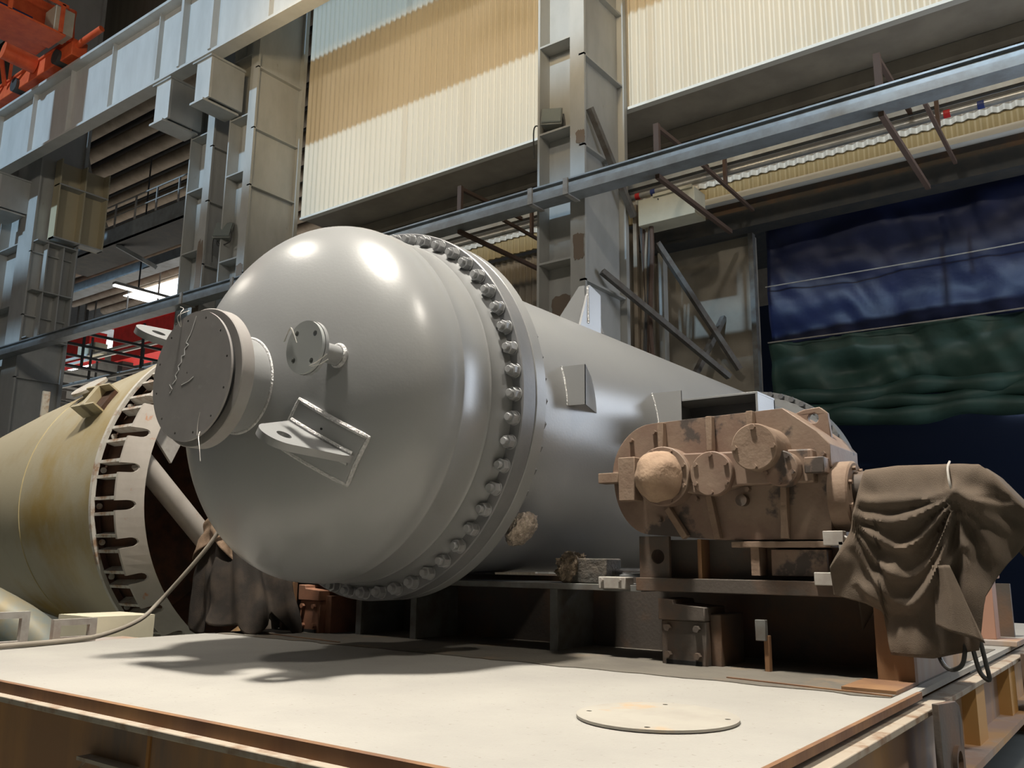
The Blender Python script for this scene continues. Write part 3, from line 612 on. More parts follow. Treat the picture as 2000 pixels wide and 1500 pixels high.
# central nozzle with blank cover
nz = B().lathe([(3.25, .28), (2.96, .28), (2.90, .29), (2.873, .31)], c, n=96).obj('nozzle', GREY, t)
B().lathe([(2.873, .2), (2.873, .395), (2.868, .40), (2.795, .40), (2.79, .395), (2.79, .2), (2.873, .2)], c, n=96).obj('nozzle_flange', M('dull_flange', (.26, .24, .23), .6, 0, (.29, .28, .27), 5), nz)
B().lathe([(3.083+.012*math.cos(a), .282+.012*math.sin(a)) for a in [2*PI*i/10 for i in range(11)]], c, n=96).obj('weld_bead', WELD, nz)
hol = [circle(.335*math.cos(R(a)), .335*math.sin(R(a)), .0075, 10)[::-1] for a in range(12, 372, 30)]+[circle(-.035, .02, .006, 8)[::-1]]
cvp = B().prism([circle(0, 0, .372, 96)]+hol, (XC, 2.752, ZC), (1, 0, 0), (0, 0, 1), (0, -1, 0), .014).obj('cover_plate', COVER, nz, smooth=False)
B().lathe([(2.755, .30), (2.755, .34), (2.789, .34), (2.789, .30), (2.755, .30)], c, n=64).obj('gasket', DARK, nz)
B().lathe([(2.758, .0005), (2.758, .36)], c, n=64).obj('backing', DARK, cvp)
# chalk scribble
pts = [(.04, .345), (.0, .25), (-.04, .20), (-.015, .185), (-.05, .165), (-.045, .13), (-.075, .125), (-.07, .09), (-.10, .07), (-.09, .045), (-.12, .02), (-.105, -.005), (-.14, -.03)]
def ribbon(P, o, w_, b=None):
    b = b or B()
    for (a, bb) in zip(P[:-1], P[1:]):
        b.bar(V(XC+a[0]-.03, o, ZC+a[1]), V(XC+bb[0]-.03, o, ZC+bb[1]), w_, .0012, upv=(0, 1, 0))
    return b
bb = ribbon(pts, 2.7372, .005); ribbon([(-.17, -.03), (-.14, -.06), (-.16, -.08)], 2.7372, .003, bb); ribbon([(-.05, -.045), (.02, -.03), (.06, -.01)], 2.7372, .003, bb)
bb.obj('chalk_mark', CHALK, cvp, smooth=False)
def wire(P, par, r=.0022): return B().tube(P, r, 6).obj('tie_wire', WIRE, par)
wire([(XC+.13, 2.732, ZC-.22), (XC+.125, 2.728, ZC-.29), (XC+.14, 2.72, ZC-.35)], cvp, .0015)
wire([(XC+.14, 2.735, ZC-.33), (XC+.155, 2.72, ZC-.36), (XC+.20, 2.70, ZC-.42), (XC+.235, 2.69, ZC-.50)], cvp)
wire([(XC-.12, 2.73, ZC+.30), (XC-.11, 2.71, ZC+.37), (XC-.13, 2.74, ZC+.41), (XC-.2, 2.76, ZC+.44)], cvp)
wire([(XC-.13, 2.73, ZC+.30), (XC-.135, 2.71, ZC+.36), (XC-.1, 2.76, ZC+.40)], cvp)
# small nozzle with its cover
sx, sz = -3.598, 2.708
n2 = B().lathe([(3.26, .056), (3.01, .056), (2.995, .075)], (sx, sz), n=48).obj('small_nozzle', GREY, t)
B().lathe([(3.19+.014*math.cos(a), .060+.012*math.sin(a)) for a in [2*PI*i/10 for i in range(11)]], (sx, sz), n=48).obj('weld_bead', WELD, n2)
hol = [circle(.105*math.cos(R(a)), .105*math.sin(R(a)), .016, 14)[::-1] for a in (38, 128, 218, 308)]
o = B().prism([circle(0, 0, .149, 64)]+hol, (sx, 2.995, sz), (1, 0, 0), (0, 0, 1), (0, -1, 0), .022).obj('small_flange', GREY, n2)
o = B().prism([circle(0, 0, .146, 64)]+hol, (sx, 2.970, sz), (1, 0, 0), (0, 0, 1), (0, -1, 0), .02).obj('small_cover', M('blue_grey_cover', (.30, .315, .31), .45), n2)
wire([(sx-.16, 2.94, sz+.05), (sx-.105, 2.94, sz+.115), (sx-.075, 2.94, sz+.05)], o); wire([(sx-.15, 2.94, sz+.05), (sx-.1, 2.935, sz+.12), (sx-.05, 2.94, sz+.03)], o)
wire([(sx+.06, 2.945, sz-.11), (sx+.14, 2.93, sz-.10), (sx+.21, 2.93, sz-.07)], o); wire([(sx+.07, 2.945, sz-.115), (sx+.15, 2.93, sz-.12), (sx+.22, 2.93, sz-.10)], o)
# lifting lugs on the head
def head_y(r, off=0.): return 3.68-(.62+off)*math.sqrt(max(0, 1-(r/(1.15+off))**2))
def lug(theta):
    th = R(theta); e = V(math.cos(th), 0, math.sin(th)); n_ = V(-math.sin(th), 0, math.cos(th)); yv = V(0, 1, 0); o0 = V(XC, 0, ZC)
    pad = B(); vs = []; NR, NW = 14, 10
    for lay in (.030, -.02):
        for i in range(NR+1):
            for j in range(NW+1):
                r_ = .50+.42*i/NR; w_ = -.145+.29*j/NW; rad = math.hypot(r_, w_)
                vs.append(o0+e*r_+n_*w_+yv*head_y(rad, lay))
    k = NW+1; K = (NR+1)*k; fs = []
    for i in range(NR):
        for j in range(NW):
            a = i*k+j; fs += [(a, a+1, a+k+1, a+k), (a+K, a+k+K, a+k+1+K, a+1+K)]
    for i in range(NR): fs += [(i*k, (i+1)*k, (i+1)*k+K, i*k+K), (i*k+NW, i*k+NW+K, (i+1)*k+NW+K, (i+1)*k+NW)]
    for j in range(NW): fs += [(j, j+K, j+1+K, j+1), (NR*k+j, NR*k+j+1, NR*k+j+1+K, NR*k+j+K)]
    pad.add(vs, fs)
    lg = pad.obj('lug_pad', GREY, t)
    # weld round the pad
    ring = []
    for i in range(15): ring.append((.50+.42*i/14, -.145))
    for j in range(1, 11): ring.append((.92, -.145+.29*j/10))
    for i in range(1, 15): ring.append((.92-.42*i/14, .145))
    for j in range(1, 10): ring.append((.50, .145-.29*j/10))
    P = [o0+e*a+n_*w_+yv*head_y(math.hypot(a, w_), .018) for a, w_ in ring]
    B().tube(P, .016, 8, closed=True).obj('weld_bead', WELD, lg)
    eye = circle(.742, 2.885, .125, 22, R(195), R(350))
    out = [(.505, head_y(.505, .0))]+[(.505, 3.09)]+eye+[(.925, head_y(.925, .02)+.0)]
    out = [(.52, 3.12), (.52, 3.075)]+eye+[(.915, 3.18), (.905, head_y(.905, .0))]
    B().prism([out, circle(.742, 2.90, .042, 24)[::-1]], o0-n_*.021, e, yv, n_, .042).obj('lug_plate', GREY, lg)
    P = [o0+e*r_+n_*.03+yv*(head_y(r_, .03)-.008) for r_ in [.52+.38*i/12 for i in range(13)]]
    B().tube(P, .013, 8).obj('weld_bead', WELD, lg)
    P = [o0+e*r_-n_*.03+yv*(head_y(r_, .03)-.008) for r_ in [.52+.38*i/12 for i in range(13)]]
    B().tube(P, .013, 8).obj('weld_bead', WELD, lg)
    q = o0+e*.70+n_*.07+yv*(head_y(.70, .031)); B().cyl(q+V(0, -.0015, 0), q+V(0, .01, 0), .0065, 10).obj('vent_hole', DARK, lg)
lug(-31); lug(151)
# angle stiffener stubs on the shell
def angle_stub(y0, y1, z0, z1, out=.16, name='angle_bracket'):
    ym = y0+.02; t_ = .012
    def xs(z): return XC+math.sqrt(max(.01, 1.09**2-(z-ZC)**2))-.01
    xr = xs(ZC+.02)+out
    b = B()
    for (ya, yb) in ((y0, ym), (y1, ym)):
        vs = []
        for i in range(9):
            z = z0+(z1-z0)*i/8; vs += [(xs(z), ya, z), (xr, yb, z), (xs(z), ya+t_, z), (xr, yb+t_, z)]
        fs = []
        for i in range(8):
            a = i*4; fs += [(a, a+1, a+5, a+4), (a+2, a+6, a+7, a+3), (a, a+4, a+6, a+2), (a+1, a+3, a+7, a+5)]
        fs += [(0, 2, 3, 1), (32, 33, 35, 34)]
        b.add(vs, fs)
    o = b.obj(name, GREY, t, smooth=True, ang=30)
    B().tube([(xs(z0+(z1-z0)*i/8)+.012, y0-.006, z0+(z1-z0)*i/8) for i in range(9)], .008, 6).obj('weld_bead', WELD, o)
    return o
angle_stub(4.94, 5.34, 2.65, 2.93, .135)
angle_stub(6.30, 6.70, 2.62, 2.96, .2)
o = B().prism([[(-3.30, 6.62), (-2.50, 6.62), (-2.50, 7.0), (-3.3, 7.0)]], (0, 0, 2.93), (1, 0, 0), (0, 1, 0), (0, 0, 1), .018).obj('box_bracket_top', GREY, t, bevel=.002)
box('side_plate', (-2.518, 6.62, 2.45), (-2.50, 7.0, 2.93), GREY, o); box('back_plate', (-3.3, 6.98, 2.45), (-2.5, 7.0, 2.93), GREYD, o)
box('inner_plate', (-3.25, 6.75, 2.45), (-2.92, 6.77, 2.80), GREY, o)
tb = B().prism([[(-4.12, 3.66), (-3.88, 3.95), (-3.83, 3.95), (-3.78, 3.58)]], (0, 6.15, 0), (1, 0, 0), (0, 0, 1), (0, 1, 0), .02).obj('top_bracket', GREY, t, smooth=False)
B().prism([[(6.0, 3.52), (6.35, 3.52), (6.35, 3.9), (6.17, 3.95)]], (-3.80, 0, 0), (0, 1, 0), (0, 0, 1), (1, 0, 0), .02).obj('end_plate', GREY, tb, smooth=False)
B().prism([[(-4.25, 3.68), (-3.95, 3.90), (-3.85, 3.6)]], (0, 6.5, 0), (1, 0, 0), (0, 0, 1), (0, 1, 0), .02).obj('rear_gusset', GREYD, tb, smooth=False)
B().tube([(-3.785, 6.14, 3.93), (-3.78, 6.14, 3.6)], .012, 6).obj('weld_bead', WELD, tb)
# top manway
mwn = B().lathe([(3.6, .22), (3.83, .22)], (XC, 4.83), 'Z', 48).obj('top_nozzle', GREY, t)
B().lathe([(3.80, .0005), (3.80, .30), (3.855, .30), (3.855, .0005)], (XC, 4.83), 'Z', 64).obj('top_flange', GREYD, mwn)
B().lathe([(3.862, .0005), (3.862, .29), (3.89, .29), (3.89, .0005)], (XC, 4.83), 'Z', 64).obj('top_cover', GREY, mwn)
# wrapped drain nozzle
a_ = R(-40); dn = V(math.cos(a_), 0, math.sin(a_)); q0 = V(XC, 4.55, ZC)
o = B().cyl(q0+dn*1.05, q0+dn*1.2, .035, 16).obj('drain_nozzle', GREY, t)
bm = bmesh.new(); bmesh.ops.create_icosphere(bm, subdivisions=5, radius=1); vs = []
for v in bm.verts:
    k = 1+.12*noise.noise(v.co*4)+.30*abs(noise.noise(v.co*9))*abs(noise.noise(v.co*4+V(5, 0, 0)))+.06*abs(noise.noise(v.co*16))
    p_ = v.co.copy(); ax = p_.dot(dn); per = p_-dn*ax
    vs.append(q0+V(0, .05, 0)+dn*(1.24+ax*.075*k)+per*.12*k+V(0, -.02, 0)*ax)
bb = B(); bb.add(vs, [tuple(v.index for v in fc.verts) for fc in bm.faces]); bm.free(); bb.obj('wrapping', FOIL, o, ang=80)

# ------------------------------------------------------------------ gearbox
t = thing('gearbox', 'brown dusty industrial gearbox with round bolted covers', 'gearbox', (-2.2, 5.25, 1.505))
G0, G1 = 5.0, 5.55
big = [(-2.60+.30*math.cos(a), 2.145+.335*math.sin(a)) for a in [R(90)+R(180)*i/24 for i in range(25)]]
up_ = [p for p in big if p[1] > 2.14]
upper = [(-1.48, 2.14), (-1.48, 2.27), (-1.55, 2.35), (-1.74, 2.50), (-2.42, 2.485)]+[p for p in up_]+[]
B().prism([upper+[(-2.90, 2.14)]], (0, G0, 0), (1, 0, 0), (0, 0, 1), (0, 1, 0), G1-G0).obj('upper_casing', GEAR, t, bevel=.012)
lowb = [(-2.62+.27*math.cos(a), 2.13+.36*math.sin(a)) for a in [R(180)+R(85)*i/16 for i in range(17)]]
B().prism([[(-2.89, 2.12)]+lowb+[(-2.16, 1.735), (-1.50, 1.735), (-1.50, 2.12)]], (0, G0+.005, 0), (1, 0, 0), (0, 0, 1), (0, 1, 0), G1-G0-.01).obj('lower_casing', GEAR, t, bevel=.012)
B().prism([[(-2.42, 2.03), (-2.2, 2.0), (-2.0, 2.05), (-1.56, 2.05), (-1.56, 2.24), (-2.42, 2.265)]], (0, G0-.07, 0), (1, 0, 0), (0, 0, 1), (0, 1, 0), .1).obj('bearing_ledge', GEAR, t, bevel=.01)
box('corner_block', (-1.60, G0-.10, 2.10), (-1.49, G0+.08, 2.19), GEAR, t, bevel=.006)
for (p, q) in (((-2.19, 2.27), (-2.19, 2.485)), ((-1.93, 2.38), (-1.93, 2.495)), ((-2.49, 1.93), (-2.37, 1.75)), ((-2.21, 2.0), (-2.16, 1.74)), ((-1.745, 2.04), (-1.755, 1.74)), ((-2.52, 2.30), (-2.52, 2.475))):
    B().bar((p[0], G0-.022, p[1]), (q[0], G0-.022, q[1]), .04, .05, upv=(0, 1, 0)).obj('rib', GEARD, t, bevel=.004)
def cover(x, z, r, y0, y1, nb_, mat, a0=90, br=.015, name='bearing_cover'):
    o = B().lathe([(y1, r), (y0+.006, r), (y0, r-.006), (y0, .0005)], (x, z), n=48).obj(name, mat, t)
    for k in range(nb_):
        a = R(a0+360*k/nb_); bx, bz = x+(r-.022)*math.cos(a), z+(r-.022)*math.sin(a)
        B().cyl((bx, y0-.018, bz), (bx, y0+.002, bz), br, 6).obj('bolt_head', mat, o)
    return o
o = cover(-2.485, 2.125, .185, 4.89, 5.02, 8, GEAR, 67, name='output_cover')
bm = bmesh.new(); bmesh.ops.create_uvsphere(bm, u_segments=40, v_segments=24, radius=1); vs = []
for v in bm.verts:
    k = 1+.10*noise.noise(v.co*1.8+V(3, 0, 0))+.03*noise.noise(v.co*6)
    y = v.co.y
    vs.append((-2.485+v.co.x*.15*k, 4.87+(y*.20 if y < 0 else y*.02)*k, 2.12+v.co.z*.155*k))
bb = B(); bb.add(vs, [tuple(v.index for v in fc.verts) for fc in bm.faces]); bm.free()
bb.obj('shaft_end_wrap', M('dusty_wrap', (.36, .25, .17), .9, 0, (.28, .19, .13), 7, bump=.3), o, ang=80)
cover(-2.155, 2.125, .135, 4.885, 4.95, 6, GEAR, 90)
cover(-1.835, 2.25, .135, 4.76, 5.0, 4, GEARD, 0, .017)
cover(-1.72, 2.13, .102, 4.84, 4.95, 5, GEAR, 54, .013)
o = box('torque_bracket', (-2.80, 4.90, 1.98), (-2.68, 5.02, 2.26), GEARD, t, bevel=.006); box('bracket_arm', (-2.95, 4.90, 2.10), (-2.80, 5.0, 2.165), GEARD, o, bevel=.005)
for x, z in ((-2.3, 1.985), (-2.0, 1.99), (-1.97, 2.03), (-2.55, 1.86), (-2.75, 2.38), (-2.58, 2.42), (-1.62, 2.215), (-1.52, 2.215)): B().cyl((x, G0-.03, z), (x, G0+.01, z), .016, 6).obj('casing_bolt', GEAR, t)
B().cyl((-2.0, G0-.05, 1.965), (-2.0, G0, 1.965), .035, 20).obj('drain_plug', FRAME, t)
lo = [(-1.78, 2.40), (-1.78, 2.49), (-1.70, 2.52), (-1.60, 2.53), (-1.555, 2.49), (-1.54, 2.33)]
B().prism([lo, circle(-1.64, 2.465, .032, 20)[::-1]], (0, 5.24, 0), (1, 0, 0), (0, 0, 1), (0, 1, 0), .04).obj('lifting_eye', GEAR, t, bevel=.005)
# input shaft housing on the right
o = B().lathe([(-1.50, .0005), (-1.50, .20), (-1.40, .20), (-1.39, .19), (-1.39, .0005)], (5.15, 1.98), 'X', 48).obj('input_housing', GEARD, t)
B().lathe([(-1.39, .10), (-1.30, .10), (-1.30, .0005)], (5.15, 2.02), 'X', 32).obj('coupling', FRAME, o)
for k in range(8):
    a = R(45*k+20); B().cyl((-1.40, 5.15+.165*math.cos(a), 1.98+.165*math.sin(a)), (-1.37, 5.15+.165*math.cos(a), 1.98+.165*math.sin(a)), .014, 6).obj('bolt_head', GEARD, o)
# pedestal
box('foot_plate', (-2.08, 4.97, 1.69), (-1.50, 5.5, 1.725), GEARD, t, bevel=.004)
B().box((-2.70, 5.12, 1.505), (-1.5, 5.5, 1.74)).obj('pedestal', FRAME, t, smooth=False)
box('pedestal_rib', (-1.97, 4.99, 1.53), (-1.92, 5.13, 1.69), GEARD, t); box('pedestal_rib', (-2.31, 5.0, 1.505), (-2.285, 5.13, 1.74), RUST, t)
box('pedestal_block', (-1.86, 5.02, 1.53), (-1.54, 5.2, 1.68), GEAR, t, bevel=.004)
o = B().prism([[(-2.71, 1.505), (-2.50, 1.505), (-2.50, 1.76), (-2.71, 1.76)], circle(-2.58, 1.635, .044, 24)[::-1]], (0, 5.0, 0), (1, 0, 0), (0, 0, 1), (0, 1, 0), .03).obj('eye_plate', FRAME, t, bevel=.003)
box('white_bracket', (-1.53, 4.93, 1.70), (-1.42, 5.0, 1.78), LGREY, t, bevel=.004); box('white_bracket', (-1.445, 4.93, 1.62), (-1.42, 5.0, 1.72), LGREY, t)
box('white_bracket', (-1.58, 4.90, 1.485), (-1.48, 4.98, 1.555), LGREY, t, bevel=.004)
B().tube([(-1.42, 4.95, 1.75), (-1.38, 4.94, 1.74), (-1.33, 4.92, 1.80)], .008, 6).obj('oil_tube', LGREY, t)

# ------------------------------------------------------------------ canvas covered motor
t = thing('motor_cover', 'brown canvas cover roped over the drive motor right of the gearbox', 'cover', (-.95, 5.2, 1.2))
# cross section over the motor: u from front hem (0) over the top (.5) to the rear hem (1)
def lerp(T, x):
    for (a, va), (b_, vb_) in zip(T[:-1], T[1:]):
        if x <= b_: return va+(vb_-va)*((x-a)/(b_-a) if b_ > a else 0)
    return T[-1][1]
HEM = [(-1.47, 1.44), (-1.30, 1.40), (-1.225, 1.36), (-1.20, 1.15), (-1.0, 1.145), (-.83, 1.19), (-.79, 1.20), (-.77, 1.30), (-.74, 1.45), (-.69, 1.54), (-.56, 1.72), (-.50, 1.80)]
TOP = [(-1.47, 1.60), (-1.36, 1.78), (-1.30, 2.02), (-1.27, 2.10), (-1.1, 2.115), (-.9, 2.11), (-.72, 2.10), (-.66, 2.05), (-.60, 1.97), (-.50, 1.83)]
NX, NU = 110, 90; vs = []
tie = V(-.83, 0, 1.93)
for i in range(NX+1):
    x = -1.47+.97*i/NX; top = lerp(TOP, x); hem = lerp(HEM, x)
    for j in range(NU+1):
        u = j/NU
        if u < .62:
            s_ = u/.62; z = hem+(top-hem)*s_; y = 4.83+.03*(1-s_)
            if s_ > .86: q = (s_-.86)/.14; y += .06*q*q; z = hem+(top-hem)*(.86+.14*math.sin(q*PI/2))
            # swags hanging between the left edge and the tie
            d = 0
            for kk, (zl, zr, sag_, amp) in enumerate(((1.93, 1.97, .04, .030), (1.86, 1.95, .09, .055), (1.84, 1.93, .20, .060), (1.80, 1.90, .32, .045), (1.70, 1.86, .38, .035), (1.50, 1.70, .22, .03))):
                pp = min(1, max(0, (x+1.33)/.5)); zz = zl+(zr-zl)*pp-sag_*math.sin(PI*pp)**.9+.5*max(0, x+.83)*-1
                dz = z-zz; wv = .055 if dz > 0 else .013
                d += amp*math.exp(-(dz/wv)**2)*min(1, max(0, (x+1.38)/.08))*(1 if x < -.83 else max(0, 1-(x+.83)*5))
            # gathers fanning down from the tie
            r_ = math.hypot(x+.83, z-1.93); an = math.atan2(x+.83, 1.93-z)
            if z < 1.95: d += .030*math.sin(an*15)*min(1, r_*5)*math.exp(-abs(an)*.9)
            d -= .06*math.exp(-(r_/.07)**2)
            d += .035*noise.noise(V(x*4, z*4, 1.7))+.012*noise.noise(V(x*14, z*9, .3))
            edge = min(1, (1-s_)*6)
            y -= d*edge*.9
            if x > -.7: y += (x+.7)*.9*(1-s_)+(x+.7)*.25
        else:
            s_ = (u-.62)/.38; y = 4.92+s_*.62; z = top-.02*s_*s_-(.35*max(0, s_-.75)/.25 if s_ > .75 else 0)+.01*noise.noise(V(x*5, y*5, 0))
            if x < -1.3: y = 4.92+s_*.45
        vs.append((x, y, z))
k = NU+1
b = B(); b.add(vs, [(i*k+j, (i+1)*k+j, (i+1)*k+j+1, i*k+j+1) for i in range(NX) for j in range(NU)])
o = b.obj('canvas', CANVAS, t, ang=80); md = o.modifiers.new('thickness', 'SOLIDIFY'); md.thickness = .006
# loose corner flaps
b = cloth_sheet(-.5, .5, -.5, .5, 0, .0, 24, 24); fl = B()
vs = []
for i in range(21):
    for j in range(21):
        u, v_ = i/20, j/20; x = -.96+.21*u*(.35+.65*v_); z = 1.60-.29*v_-.07*u*v_; y = 4.80+.05*math.sin(u*7+v_*2)*.5-.03*v_
        vs.append((x, y, z))
fl.add(vs, [(i*21+j, (i+1)*21+j, (i+1)*21+j+1, i*21+j+1) for i in range(20) for j in range(20)])
o = fl.obj('loose_flap', CANVAS, t, ang=80); o.modifiers.new('thickness', 'SOLIDIFY').thickness = .006
B().tube([(-.86, 4.93, 2.125), (-.855, 4.835, 2.08), (-.845, 4.80, 2.0), (-.835, 4.83, 1.93), (-.82, 4.83, 1.90)], .006, 8).obj('tie_rope', LGREY, t)
B().tube([(-1.30, 4.90, 2.0), (-1.31, 4.86, 1.93), (-1.29, 4.86, 1.86)], .005, 6).obj('tie_rope', LGREY, t)
tag(B().tube([(-.98, 4.98, 1.30), (-.98, 4.9, 1.16), (-.93, 4.86, 1.10), (-.87, 4.86, 1.13), (-.85, 4.9, 1.25), (-.83, 4.9, 1.22), (-.80, 4.87, 1.10), (-.76, 4.86, 1.065), (-.77, 4.88, 1.13), (-.80, 4.95, 1.25)], .011, 8).obj('motor_cable', M('black_rubber', (.02, .02, .018), .5)), 'black cable looping out below the brown canvas cover', 'cable')
# ------------------------------------------------------------------ left drive under a rag
t = thing('rag_cover', 'tan and dark rag draped over a drive between the two vessels', 'cloth', (-6.6, 4.8, 1.0))
NX, NU = 70, 60; vs = []
for i in range(NX+1):
    a = -.2*PI+1.75*PI*i/NX-PI*.75
    for j in range(NU+1):
        s_ = j/NU; z = 1.98-.86*s_**1.15-(.05*math.sin(a*5)+.10*abs(math.sin(a*4+1)))*s_**3
        r_ = (.10+.34*s_**.6)*(1+.16*s_*math.sin(a*7)+.07*math.sin(a*13+2))*(1+.12*noise.noise(V(math.cos(a)*2, math.sin(a)*2, s_*4)))
        vs.append((-6.55+r_*1.15*math.cos(a)+.25*s_, 4.75+r_*.8*math.sin(a), z+.04*noise.noise(V(a*2, s_*3, 2))))
k = NU+1; b = B(); b.add(vs, [(i*k+j, (i+1)*k+j, (i+1)*k+j+1, i*k+j+1) for i in range(NX) for j in range(NU)])
o = b.obj('dark_drape', CANVASD, t, ang=80); o.modifiers.new('thickness', 'SOLIDIFY').thickness = .006
vs = []
for i in range(NX+1):
    a = -PI+2*PI*i/NX
    for j in range(31):
        s_ = j/30; r_ = (.01+.27*s_**.5)*(1+.16*math.sin(a*5+1)*s_+.2*noise.noise(V(math.cos(a)*2.5, math.sin(a)*2.5, s_*5)))
        z = 2.07-.40*s_**1.4+.10*math.sin(a*3)*s_
        vs.append((-6.62+r_*1.05*math.cos(a)+.12*s_, 4.68+r_*.8*math.sin(a), z))
b = B(); b.add(vs, [(i*31+j, (i+1)*31+j, (i+1)*31+j+1, i*31+j+1) for i in range(NX) for j in range(30)])
o = b.obj('tan_rag', TANCL, t, ang=80); o.modifiers.new('thickness', 'SOLIDIFY').thickness = .006
tag(B().tube([(-6.35, 4.45, 1.85), (-6.42, 4.4, 1.70), (-6.6, 4.3, 1.45), (-6.75, 4.2, 1.24), (-6.7, 4.0, 1.10), (-6.35, 3.5, 1.03), (-6.2, 3.1, 1.02), (-6.12, 2.6, 1.02), (-6.2, 2.0, 1.0), (-6.6, 1.4, .95)], .018, 10).obj('air_hose', M('grey_hose', (.26, .23, .19), .6)), 'grey hose running from the tan rag down along the deck edge', 'hose')

# ------------------------------------------------------------------ second vessel with open base ring
YV, ZV = 6.9, 2.30
t = thing('ochre_vessel', 'ochre stained conical vessel lying left with open toothed base ring', 'vessel', (-11, YV, .22))
c2 = (YV, ZV)
B().lathe([(-9.25, 2.075), (-9.32, 2.06), (-10.2, 1.94), (-11.5, 1.80), (-13, 1.62), (-14.5, 1.40), (-15.8, 1.05), (-16.6, .55), (-16.8, .0005)], c2, 'X', 128).obj('shell', OCHRE, t)
B().lathe([(-9.26, 2.05), (-10.2, 1.87), (-12, 1.6), (-12.2, .0005)], c2, 'X', 96).obj('interior', INNER, t)
NCH = 32; PH = R(-175)
# base plate with slots
out = []; N = 30
slot = []
for k in range(NCH):
    a = PH+2*PI*k/NCH; hw = R(1.45)
    for q in (a-R(4.8), a-R(3.6), a-R(2.4)): out.append((2.05, q))
    out.append((2.05, a-hw)); 
    for s_ in range(7):
        g = PI*s_/6; out.append((1.985-.045*math.sin(g), a-hw*math.cos(g)))
    out.append((2.05, a+hw))
    for q in (a+R(2.4), a+R(3.6), a+R(4.8)): out.append((2.05, q))
inn = [(1.90, 2*PI*i/120) for i in range(120)]
def conep(r_, a): return (-8.5-.29*(r_-1.90)/.15, YV+r_*math.cos(a), ZV+r_*math.sin(a))
loopo = [(r_*math.cos(a), r_*math.sin(a)) for r_, a in out]; loopi = [(r_*math.cos(a), r_*math.sin(a)) for r_, a in inn][::-1]
flat = loopo+loopi; tri = tessellate_polygon([[Vector((p[0], p[1], 0)) for p in L] for L in (loopo, loopi)])
vs = []
for dx in (0, -.035):
    for p in flat:
        r_ = math.hypot(*p); vs.append((-8.5-.29*(r_-1.90)/.15+dx, YV+p[0], ZV+p[1]))
n_ = len(flat); fs = [tuple(q) for q in tri]+[tuple(i+n_ for i in reversed(q)) for q in tri]
kk = 0
for L in (loopo, loopi):
    m = len(L); fs += [(kk+i, kk+(i+1) % m, kk+(i+1) % m+n_, kk+i+n_) for i in range(m)]; kk += m
b = B(); b.add(vs, fs); b.obj('base_ring', RINGM, t, smooth=False)
B().lathe([(-8.60, 1.90), (-9.3, 1.94)], c2, 'X', 96).obj('inner_wall', INNER, t)
B().lathe([(-9.25, 2.03), (-9.23, 2.035), (-9.23, 2.08), (-9.27, 2.085), (-9.30, 2.06)], c2, 'X', 128).obj('chair_ring', GUSS, t)
gb = B()
for k in range(NCH*2):
    pass
g0 = None; tb_ = BASE[t.name]
for k in range(NCH):
    for sgn in (-1, 1):
        a = PH+2*PI*k/NCH+sgn*R(2.35)
        if g0 is None:
            gg = B(); ca = V(0, 1, 0); 
            gg.box((-9.24, 1.90, -.017), (-8.66, 2.045, .017)); gg2 = B()
            gg2.add([(v.x, v.y, v.z) for v in gg.v], gg.f)
            for v in gg2.v:
                if v.x > -9: v.x = -8.53-.29*(v.y-1.90)/.15
            g0 = gg2.obj('gusset', GUSS, t, loc=(0, 0, 0), smooth=False); o = g0
        else:
            o = g0.copy(); C.objects.link(o); o.parent = t
        o.location = V(0, YV, ZV)-tb_; o.rotation_euler = (a, 0, 0)
    a = PH+2*PI*k/NCH; cc = V(-9.24, YV+1.985*math.cos(a), ZV+1.985*math.sin(a))
    B().cyl(cc, cc+V(.02, 0, 0), .032, 12).obj('hole_cap', GUSS, t)
# internal brace
tag_ = B().cyl((-8.7, YV-1.85, ZV+.30), (-8.75, YV+.2, ZV-1.6), .12, 24).obj('brace_tube', RINGM, t)
B().prism([[(-1.82, .62), (-1.28, 1.35), (-1.15, 1.2), (-1.55, .30)]], (-8.62, YV, ZV), (0, 1, 0), (0, 0, 1), (-1, 0, 0), .04).obj('brace_plate', LGREY, t, smooth=False)
# box lug and nozzles on the shell
def rad_pt(x, ang, r_): return V(x, YV+r_*math.cos(ang), ZV+r_*math.sin(ang))
an = R(147); e_ = V(0, math.cos(an), math.sin(an)); tg = V(0, -math.sin(an), math.cos(an)); ax = V(1, 0, 0)
q = rad_pt(-10.05, an, 1.94)
bx = B(); 
for (s0, s1, t0, t1) in ((-.26, .26, -.16, -.14), (-.26, .26, .14, .16)):
    bx.prism([[(s0, t0), (s1, t0), (s1, t1), (s0, t1)]], q, ax, tg, e_, .2)
bx.prism([[(-.05, -.16), (.05, -.16), (.05, .16), (-.05, .16)]], q, ax, tg, e_, .2)
bx.obj('box_lug', OCHRE, t, smooth=False)
bx = B()
for sx_ in (-.16, .16): bx.prism([[(sx_-.10, -.14), (sx_+.10, -.14), (sx_+.10, .14), (sx_-.10, .14)]], q, ax, tg, e_, .1)
bx.obj('lug_pocket', INNER, t, smooth=False)
q = rad_pt(-11.3, R(128), 1.78); e_ = V(0, math.cos(R(128)), math.sin(R(128)))
o = B().cyl(q, q+e_*.12, .13, 24).obj('shell_nozzle', OCHRE, t); B().cyl(q+e_*.11, q+e_*.15, .24, 32).obj('nozzle_flange', GUSS, o)
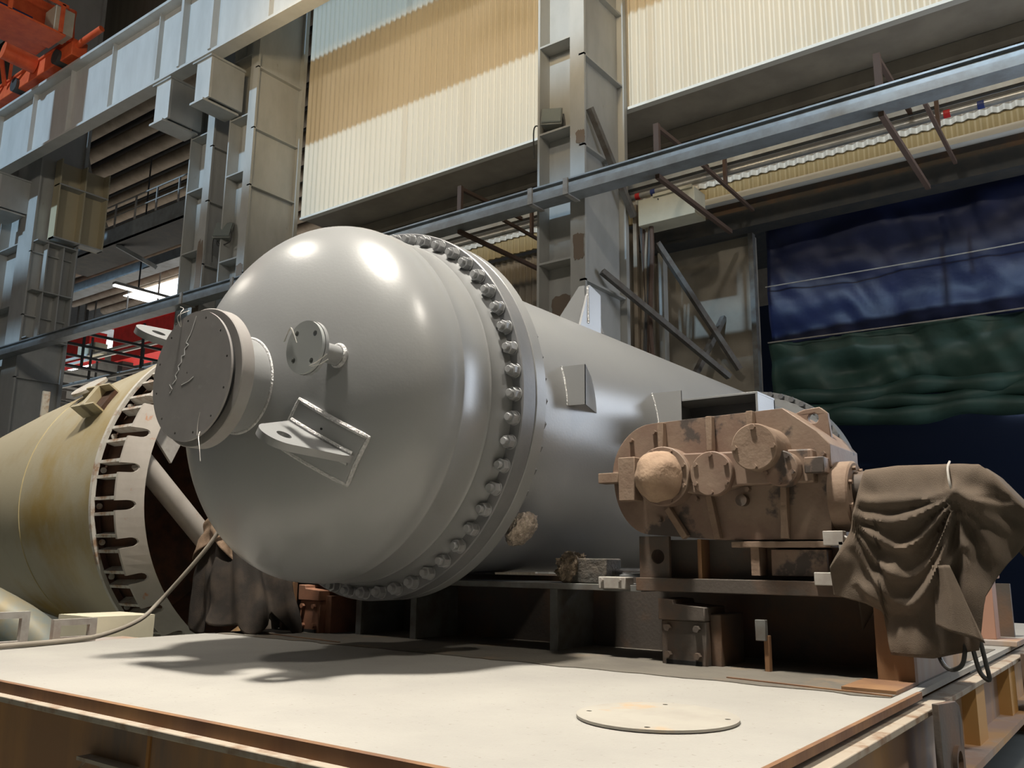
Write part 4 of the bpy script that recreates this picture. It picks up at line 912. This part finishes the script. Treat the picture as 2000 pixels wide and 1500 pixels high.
q = rad_pt(-13.4, R(120), 1.52); B().box(q+V(-.02, -.05, -.1), q+V(.02, .05, .42)).obj('shell_fin', GUSS, t, smooth=False)
B().lathe([(-11.5+.008*math.cos(a), 1.802+.008*math.sin(a)) for a in [2*PI*i/6 for i in range(7)]], c2, 'X', 96).obj('weld_seam', M('yellow_weld', (.55, .46, .25), .5), t)
# cradle under it
for x in (-10.2, -13.0):
    tag(B().prism([[(5.4, 0), (8.4, 0), (8.4, .55), (7.9, .9), (7.4, .62), (6.9, .52-.0), (6.4, .62), (5.9, .9), (5.4, .55)]], (x, 0, 0), (0, 1, 0), (0, 0, 1), (1, 0, 0), .3).obj('wooden_cradle', RUSTP, smooth=False), 'low cradle under the %s of the ochre vessel' % ('ring end' if x > -11 else 'narrow end'), 'cradle')
# grey duct at lower left
tag(B().tube([(-11.5, 3.1, 1.55), (-11.0, 4.0, 1.3), (-10.2, 4.8, .75), (-9.9, 5.1, .2)], .25, 28).obj('bent_duct', M('mottled_duct', (.22, .25, .24), .55, .2, (.32, .27, .17), 3)), 'mottled grey bent duct at the lower left under the ochre vessel', 'duct')
# channel frames at lower left
def rect_frame(y0, y1, z0, z1, x, label):
    tag(B().prism([[(y0, z0), (y1, z0), (y1, z1), (y0, z1)], [(y0+.06, z0+.05), (y0+.06, z1-.05), (y1-.06, z1-.05), (y1-.06, z0+.05)]], (x, 0, 0), (0, 1, 0), (0, 0, 1), (1, 0, 0), .05).obj('rectangular_bracket', LGREY, smooth=False), label, 'bracket')
tag(B().box((-7.6, 2.2, .0), (-7.15, 4.4, .9)).obj('low_bench', RUSTP, smooth=False), 'low brown bench behind the platform deck under the grey frames', 'bench')
rect_frame(2.75, 3.38, .9, 1.17, -7.25, 'small grey rectangular steel frame at the lower left edge')
rect_frame(3.62, 3.98, .9, 1.09, -7.35, 'low grey steel frame beside the hose behind the deck')
tag(B().box((-8.3, 4.15, 0), (-7.7, 4.75, 1.07)).obj('cream_crate', CREAM, smooth=False), 'cream painted box behind the platform deck at lower left', 'box')
